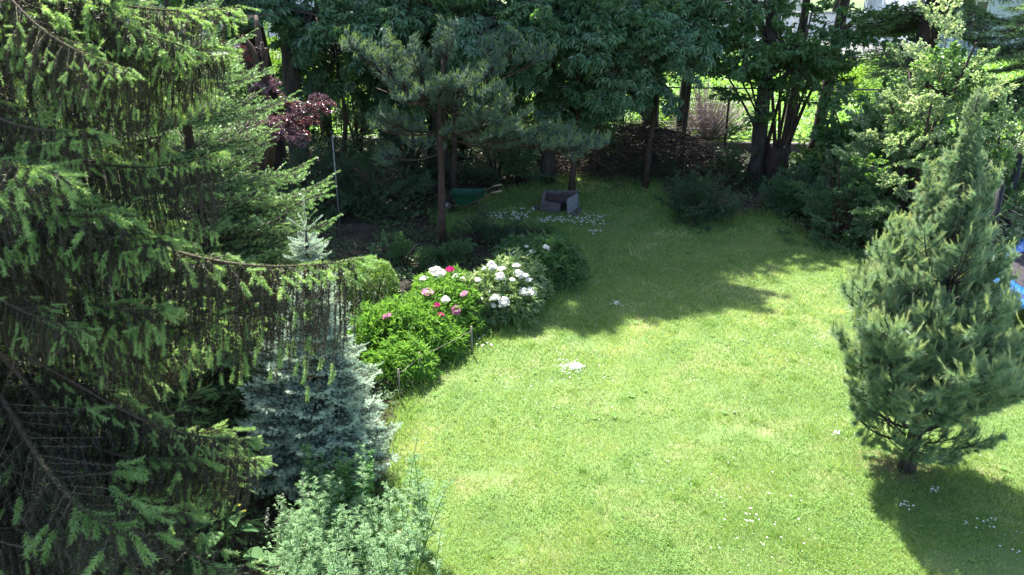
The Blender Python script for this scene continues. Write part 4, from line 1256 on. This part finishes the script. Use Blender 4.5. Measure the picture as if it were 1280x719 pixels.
g = lambda px, py, r, h: (*gr(px, py)[:2], r, h)
peony('lime green peony bush with pink and magenta flowers nearest the blue spruce', np.array([g(512, 438, .62, .72), g(478, 440, .5, .7), g(560, 412, .55, .76), g(500, 470, .45, .5), g(540, 440, .45, .55), g(556, 398, .52, .74)]), 'peony_lime',
      [(534.5, 367, 10, 'p'), (485, 395.5, 8, 'p'), (562.5, 337.6, 7, 'm'), (545.7, 383, 7, 'm'), (551, 393.5, 5, 'm'), (570, 388, 8, 'p'), (581, 368, 7, 'p'), (557, 375, 7, 'w'), (547, 342, 11, 'w'), (542, 339, 8, 'w'), (530, 349, 7, 'w'), (571, 346, 7, 'w'), (578, 349, 5, 'w')], .1, .024, 420)
peony('pale leaved peony bush covered in white flowers in the middle of the row', np.array([g(628, 392, .62, .78), g(596, 396, .5, .72), g(650, 375, .45, .72)]), 'peony_pale',
      [(614, 332.5, 8, 'w'), (625, 346, 8, 'w'), (627, 337, 7, 'w'), (646, 333, 7, 'w'), (648, 343, 8, 'w'), (655, 346, 8, 'w'), (661, 351, 7, 'w'), (656, 366, 9, 'w'), (663, 366, 9, 'w'), (619, 373.6, 9, 'w'), (630.6, 378, 9, 'w'), (616, 382, 5, 'w'), (605.6, 335.6, 4, 'w'), (596.5, 350, 5, 'w'), (640, 350, 5, 'w')])
peony('dark green peony bush with two white flowers at the far end of the row', np.array([g(680, 352, .62, .75), g(650, 345, .5, .6), g(700, 345, .4, .6)]), 'peony_dark',
      [(665.5, 315, 5, 'w'), (682, 310, 6, 'w'), (658, 308, 3, 'w')])

# cord and stakes along the bed
st = thing('bed_edging_cord', 'thin pale cord strung between low wooden stakes along the peonies', 'cord', (*gr(590, 440)[:2], 0))
pts = [gr(500, 500), gr(526, 478), gr(590, 444)]
o0 = np.array(st.location)
for p in pts:
    mb = MB(); tube(mb, [p - o0, p - o0 + [0, 0, .42]], [.014, .012], 6); mb.build('stake', 'wood_grey', st)
mb = MB()
for a, b in zip(pts[:-1], pts[1:]):
    h = np.array([0, 0, .36]); tube(mb, bez(a + h - o0, (a + b) / 2 + h - [0, 0, .03] - o0, b + h - o0, 6), .0026, 4)
mb.build('cord', 'cord', st)

# round yellow-green shrub (box), built as a dense ball of small leaves
bx = np.array([-2.0, 11.1])
t = thing('box_shrub', 'clipped round yellow green shrub behind the lime peony bush', 'shrub', (bx[0], bx[1], 0))
mb = MB(); n = 9000
d = rvec(n); q = (1 - .25 * rng.random(n) ** 2)[:, None] * (.88 + .24 * vnoise(d[:, 0] * 2 + 3, d[:, 1] * 2 + d[:, 2] * 3, .4, 8))[:, None]
C = d * q * [.4, .4, .42] + [0, 0, .48]
leaves(mb, C, norm(d + rvec(n) * .7), norm(rvec(n)), .035, .02, 0)
mb.build('foliage', 'box_leaf', t)
mb = MB()
for k in range(7):
    a = k * .9; tube(mb, [(0, 0, -.02), (math.cos(a) * .12, math.sin(a) * .12, .3), (math.cos(a) * .3, math.sin(a) * .3, .7)], [.018, .012, .006], 5)
mb.build('stems', 'bark_brown', t)


# ------------------------------------------------------------------ mugwort, spikes, broad leaves
def herb(label, stems, mat, leafL, leafW, n_leaf, spike=0., name='mugwort_clump', cat='plant', lobes=3):
    c0 = np.mean([s[0] for s in stems], 0)
    t = thing(name, label, cat, (c0[0], c0[1], 0))
    mb, ms = MB(), MB()
    for (b_, e_) in stems:
        b3 = np.array([b_[0], b_[1], 0.]) - [c0[0], c0[1], 0]; e3 = np.array(e_) - [c0[0], c0[1], 0]
        path = bez(b3, (b3 + e3) / 2 + [0, 0, .12], e3, 7)
        tube(ms, path, np.linspace(.006, .002, 7), 4, cap=False)
        s = rng.uniform(.25, 1, n_leaf)
        Pq = along(path, s)
        a = rng.uniform(0, 6.28, n_leaf)
        D = norm(np.stack([np.cos(a), np.sin(a), rng.uniform(.1, .8, n_leaf)], 1))
        sz = leafL * (1.15 - .6 * s) * rng.uniform(.7, 1.2, n_leaf)
        ti = rng.uniform(0, 1, n_leaf)
        Np = norm(rvec(n_leaf) * .35 + [0, 0, 1])
        leaves(mb, Pq, D, Np, sz, leafW * sz / leafL, 0, ti, .1, .2)
        for l in range(1, lobes):
            for sg in (-1, 1):
                S = norm(np.cross(D, Np)) * sg
                leaves(mb, Pq + D * sz[:, None] * (.12 + .22 * l), norm(D * .8 + S * .9), Np, sz * .52, leafW * .75 * sz / leafL, 0, ti, .1, .15)
        if spike:
            m = int(spike * 260)
            u = rng.uniform(0, 1, m); tip = path[-1]; dr = norm(path[-1] - path[-2])
            Q = tip + dr * (u[:, None] * spike) + rvec(m) * (.022 * (1.1 - u))[:, None]
            leaves(mb, Q, rvec(m), rvec(m), .016, .012, 1)
            tube(ms, [tip, tip + dr * spike], [.003, .0015], 3, cap=False)
    ms.build('stems', 'green_leaf', t); mb.build('foliage', [mat, 'mugwort_spike'], t)
    return t


stems = []
for i in range(90):
    x = rng.uniform(-1.95, -.8); y = rng.uniform(5.1, 6.35)
    h = rng.uniform(.5, 1.0) * (1 - .25 * abs(x + 1.35)) + .12 * (rng.random() < .25)
    stems.append(((x, y), (x + rng.normal(.04, .12), y + rng.normal(0, .1), h)))
herb('silvery green mugwort clump in front of the blue spruce', stems, 'mugwort', .1, .014, 36)
stems = [(tuple(gr(520, 735)[:2]), at(548, 615, 6.0)), (tuple(gr(500, 735)[:2]), at(515, 600, 6.1)), (tuple(gr(540, 760)[:2]), at(552, 660, 5.8)), (tuple(gr(512, 750)[:2]), at(500, 610, 6.0)), (tuple(gr(490, 700)[:2]), at(530, 640, 6.2))]
herb('sparse leaning mugwort stems reaching over the lawn edge', stems, 'mugwort', .085, .014, 22)
stems = [(tuple(gr(380, 740)[:2]), at(378, 625, 5.9)), (tuple(gr(352, 740)[:2]), at(352, 640, 5.8)), (tuple(gr(336, 745)[:2]), at(334, 660, 5.7)), (tuple(gr(390, 735)[:2]), at(386, 640, 6.0)), (tuple(gr(356, 745)[:2]), at(360, 665, 5.8))]
herb('slender catmint stems with pale greyish flower spikes beside the mugwort', stems, 'mugwort', .05, .02, 14, .17, 'flowering_spikes')
stems = []
for i in range(14):
    x = rng.uniform(-1.9, -1.2); stems.append(((x, rng.uniform(6.4, 6.7)), (x + rng.normal(0, .1), rng.uniform(6.3, 6.6), rng.uniform(.6, .95))))
herb('darker green feathery weeds between the mugwort and blue spruce', stems, 'green_leaf', .1, .02, 26, name='feathery_weed')

b = gr(283, 735)
t = thing('broad_leaved_plant', 'tall plant with broad pale leaves and yellow buds at the bottom left', 'plant', (b[0], b[1], 0))
mb = MB(); top = at(284, 628, b[1] + .05) - [b[0], b[1], 0]
tube(mb, bez((0, 0, 0), top * .5, top, 7), np.linspace(.009, .004, 7), 6)
lf = []
for (px, py, dx, dy, L) in ((262, 655, -.8, -.3, .18), (300, 662, .9, .1, .15), (268, 690, -.9, -.5, .25), (240, 672, -1, .2, .22), (305, 692, 1, -.3, .24), (318, 700, .9, .4, .2), (285, 705, .2, -1, .24), (250, 705, -.7, -.7, .25), (276, 665, -.3, -.9, .2), (290, 645, .4, -.7, .12), (225, 690, -1, .1, .2)):
    q = at(px, py, b[1] - .05 + .08 * dy) - [b[0], b[1], 0]
    u = q * [.15, .15, .8]
    tube(mb, [u, (u + q) / 2 + [0, 0, .03], q], [.004, .003, .003], 4)
    m2 = MB(); D = norm(np.array([dx, dy, .1])); S = norm(np.cross(D, [0, 0, 1.])); N = np.array([0, 0, 1.])
    V, T = [], []
    prof = [(0, .0), (.12, .28), (.35, .42), (.6, .36), (.82, .2), (1, .0)]
    for tt, w_ in prof:
        c_ = q + D * tt * L - N * (tt ** 2) * L * .35
        V += [c_ - S * w_ * L * .85 + N * w_ * L * .28, c_, c_ + S * w_ * L * .85 + N * w_ * L * .28]
    for i in range(len(prof) - 1):
        for j in (0, 1):
            p_ = i * 3 + j; T += [(p_, p_ + 1, p_ + 4), (p_, p_ + 4, p_ + 3)]
    m2.add(V, T, 0, rng.random(), True); m2.build('leaf', 'broad_leaf', t)
for (px, py) in ((282, 613), (278, 618), (290, 622), (305, 640), (270, 640), (298, 632), (245, 660)):
    q = at(px, py, b[1] + .05) - [b[0], b[1], 0]
    tube(mb, [top * .85, q], [.003, .002], 4)
    m2 = MB(); w = 12; a = np.arange(w) * 6.28 / w
    leaves(m2, np.tile(q, (w, 1)), np.stack([np.cos(a), np.sin(a), np.full(w, .5)], 1), np.tile([0, 0, 1.], (w, 1)), .026, .012, 0)
    m2.build('flower', 'yellow_petal', t)
mb.build('stem', 'green_leaf', t)

# ------------------------------------------------------------------ brush pile
p = gr(850, 218)
t = thing('brush_pile', 'dark heap of cut branches and sticks under the back trees', 'brush pile', (p[0] - .7, p[1] + .4, 0))
mb = MB(); n = 1500
X = rng.normal(0, 1.25, n); Yy = rng.normal(0, .45, n)
hh = 1.15 * np.exp(-(X / 1.6) ** 2) * np.exp(-(Yy / .8) ** 2)
C = np.stack([X, Yy, hh * rng.uniform(.1, 1, n) + .03], 1)
a = rng.normal(0, .6, n); L = rng.uniform(.25, .9, n)[:, None]
D = np.stack([np.cos(a), np.sin(a) * .7, rng.normal(0, .28, n)], 1)
sticks(mb, C - D * L / 2, C + D * L / 2, rng.uniform(.004, .012, n), 0)
tag(mb.build('loose_twigs', 'twig', t), kind='stuff')
for k in range(42):
    x = rng.uniform(-1.6, 1.9); mb = MB(); l = rng.uniform(.8, 1.9); a = rng.normal(-.25, .35)
    zc = 1.0 * math.exp(-(x / 1.7) ** 2) + .1
    tube(mb, bez((-l / 2, 0, -.1), (0, rng.normal(0, .1), .06), (l / 2, 0, -.35), 5), np.linspace(.02, .009, 5), 5)
    o = mb.build('stick', 'twig', t, (x, rng.normal(-.35, .25), zc)); o.rotation_euler = (0, rng.normal(0, .12), a)
mb = MB(); n = 5000
X = rng.normal(0, 1.2, n); Yy = rng.normal(0, .5, n); hh = 1.0 * np.exp(-(X / 1.6) ** 2) * np.exp(-(Yy / .8) ** 2)
leaves(mb, np.stack([X, Yy, hh * rng.random(n)], 1), rvec(n), rvec(n), .07, .04, 0)
tag(mb.build('dead_leaves', 'dead_leaf', t), kind='stuff')

# ------------------------------------------------------------------ fireplace of slabs
fp = gr(698, 266)
t = thing('garden_fireplace', 'small open fireplace of upright stone slabs at the back of the lawn', 'fireplace', (fp[0], fp[1] + .15, 0))
t.rotation_euler = (0, 0, R(-16)); t.scale = (.88, .88, .72)
for (c, s, rz, mt, lab) in (((-.36, .1, .2), (.07, .5, .44), .15, 'slab', 'left slab'), ((.02, .36, .22), (.74, .07, .46), 0.03, 'slab', None), ((-.14, -.17, .14), (.46, .07, .28), -.12, 'slab', None), ((.33, .0, .22), (.07, .5, .42), -.2, 'slab_pale', 'paler slab')):
    mb = MB(); box(mb, (0, 0, 0), s, 0, bev=.012); o = mb.build('slab', mt, t, c); o.rotation_euler = (rng.normal(0, .03), rng.normal(0, .04), rz)
    if mt == 'slab_pale': o['label'] = 'paler upright slab'  # right slab has a paler base colour
mb = MB()
for k in range(9): tube(mb, [(-.28 + k * .07, -.08, .33), (-.28 + k * .07, .3, .35)], .006, 5)
for y in (-.06, .28): tube(mb, [(-.32, y, .34), (.3, y, .34)], .008, 5)
mb.build('grate', 'metal_rust', t)
mb = MB()
for k in range(26):
    a = rng.uniform(0, 6.28); c = np.array([rng.normal(0, .14), .08 + rng.normal(0, .1), rng.uniform(.03, .12)]); d = np.array([math.cos(a), math.sin(a), rng.normal(0, .3)]) * .1
    tube(mb, [c - d, c + d], .014, 5)
mb.build('charred_wood', 'rubber', t)
for k, (x, y) in enumerate(((.5, -.1), (.46, .12), (-.5, -.02), (.42, -.26))):
    mb = MB(); n = 7
    box(mb, (0, 0, 0), (.13, .1, .08), rng.uniform(0, 3), bev=.025); mb.build('stone', 'slab', t, (x, y, .035))

# ------------------------------------------------------------------ wheelbarrow
wb = gr(588, 272)
t = thing('wheelbarrow', 'green wheelbarrow with pale handles parked in the shade behind the pine', 'wheelbarrow', (wb[0] - .05, wb[1] + .3, 0))
t.scale = (.8, .8, .8)
mb = MB()
lv = [(.24, .18, .2, -.05), (.5, .38, .27, 0), (.53, .41, .29, 0)]
V, T = [], []
for z, hx, hy, ox in lv:
    V += [(ox - hx, -hy, z), (ox - hx * .6, -hy * 1.08, z), (ox + hx, -hy, z), (ox + hx * 1.05, 0, z), (ox + hx, hy, z), (ox - hx * .6, hy * 1.08, z), (ox - hx, hy, z), (ox - hx * 1.08, 0, z)]
for i in range(2):
    for j in range(8):
        k = (j + 1) % 8; T += [(i * 8 + j, i * 8 + k, i * 8 + 8 + k), (i * 8 + j, i * 8 + 8 + k, i * 8 + 8 + j)]
for j in range(1, 7): T.append((0, j + 1, j))
mb.add(V, T, 0, .5, False)
mb.build('tub', 'green_paint', t)
mb = MB()
for sg in (-1, 1): tube(mb, [(-.5, .03 * sg, .2), (-.1, .2 * sg, .22), (.3, .26 * sg, .42), (.62, .27 * sg, .6)], .016, 6)
mb.build('frame', 'metal_rust', t)
for sg in (-1, 1):
    mb = MB(); tube(mb, [(.6, .27 * sg, .59), (.82, .28 * sg, .64)], .024, 8); mb.build('handle', 'wood_pale', t)
    mb = MB(); tube(mb, [(.25, .24 * sg, .36), (.3, .25 * sg, 0.0), (.12, .22 * sg, .24)], .014, 6); mb.build('leg', 'metal_rust', t)
mb = MB(); a = np.linspace(0, 6.283, 19); ring = np.stack([-.52 + .15 * np.cos(a), 0 * a, .17 + .15 * np.sin(a)], 1); tube(mb, ring, .035, 7, cap=False)
w_ = mb.build('wheel', 'rubber', t)
mb = MB(); tube(mb, [(-.52, -.04, .17), (-.52, .04, .17)], .09, 12); mb.build('rim', 'metal_grey', w_)

# thin stake left of the pine
p = at(420, 225, 14.2)
t = thing('thin_stake', 'thin pale metal stake standing among the dark shrubs', 'stake', (p[0], 14.2, 0))
mb = MB(); tube(mb, [(0, 0, 0), (0, 0, at(420, 165, 14.2)[2])], [.012, .011], 7); mb.build('pole', 'metal_grey', t)
mb = MB(); tube(mb, [(0, 0, at(420, 165, 14.2)[2] - .04), (0, 0, at(420, 165, 14.2)[2] + .02)], .026, 7); mb.build('cap', 'rubber', t)

# ------------------------------------------------------------------ trampoline
tc = np.array([8.6, 10.95]); TR = 1.85
t = thing('trampoline', 'blue edged round trampoline with black padded poles at the right frame edge', 'trampoline', (tc[0], tc[1], 0))
mb = MB(); N = 48
V, T = [], []
for i in range(N):
    a = i * 6.283 / N
    wv = .012 * math.sin(i * 2.3) + rng.normal(0, .006)
    for r, z in ((TR + .03, .5), (TR + .05, .585), (TR - .02, .63 + wv), (TR - .16, .635 - wv), (TR - .3, .61 + wv), (TR - .31, .585)):
        V.append((math.cos(a) * (r + wv), math.sin(a) * (r + wv), z))
m_ = 6
for i in range(N):
    k = (i + 1) % N
    for j in range(m_ - 1):
        T += [(i * m_ + j, k * m_ + j, k * m_ + j + 1), (i * m_ + j, k * m_ + j + 1, i * m_ + j + 1)]
mb.add(V, T, 0, .5, True); mb.build('pad', 'blue_pvc', t)
mb = MB(); a = np.arange(40) * 6.283 / 40
V = [(0, 0, .575)] + [(math.cos(x) * (TR - .33), math.sin(x) * (TR - .33), .59) for x in a]
mb.add(V, [(0, 1 + i, 1 + (i + 1) % 40) for i in range(40)], 0, .5, True); mb.build('jumping_mat', 'mat_dark', t)
mb = MB(); a = np.linspace(0, 6.283, 41); tube(mb, np.stack([np.cos(a) * TR, np.sin(a) * TR, 0 * a + .55], 1), .025, 6, cap=False); mb.build('frame', 'metal_grey', t)
for k in range(6):
    a = k * 1.0472 + 3.05
    c, s = math.cos(a) * (TR + .06), math.sin(a) * (TR + .06)
    mb = MB(); tube(mb, [(c, s, 0.02), (c, s, .55)], .025, 7); mb.build('leg', 'metal_grey', t)
    mb = MB(); tube(mb, [(c, s, .5), (c * 1.03, s * 1.03, 1.2), (c * 1.05, s * 1.05, 1.95)], .05, 9); pl = mb.build('pole', 'black_foam', t)
    mb = MB(); tube(mb, [(c * 1.05, s * 1.05, 1.95), (c * 1.05, s * 1.05, 2.0)], [.05, .03], 9); mb.build('cap', 'rubber', pl)
mb = MB()
for i in range(96):
    a = i * 6.283 / 96; c, s = math.cos(a) * TR, math.sin(a) * TR
    sticks(mb, [(c, s, .62)], [(c * 1.02, s * 1.02, 1.85)], .003)
for z in np.arange(.7, 1.86, .07):
    a = np.linspace(0, 6.283, 49); A = np.stack([np.cos(a) * TR * (1 + (z - .6) * .016), np.sin(a) * TR * (1 + (z - .6) * .016), 0 * a + z], 1)
    sticks(mb, A[:-1], A[1:], .003)
tag(mb.build('safety_net', 'black_foam', t), kind='stuff')

bpy.context.view_layer.update()
tot = sum(len(me.polygons) for me in bpy.data.meshes)
print('TRIS', tot, 'OBJ', len(bpy.data.objects))
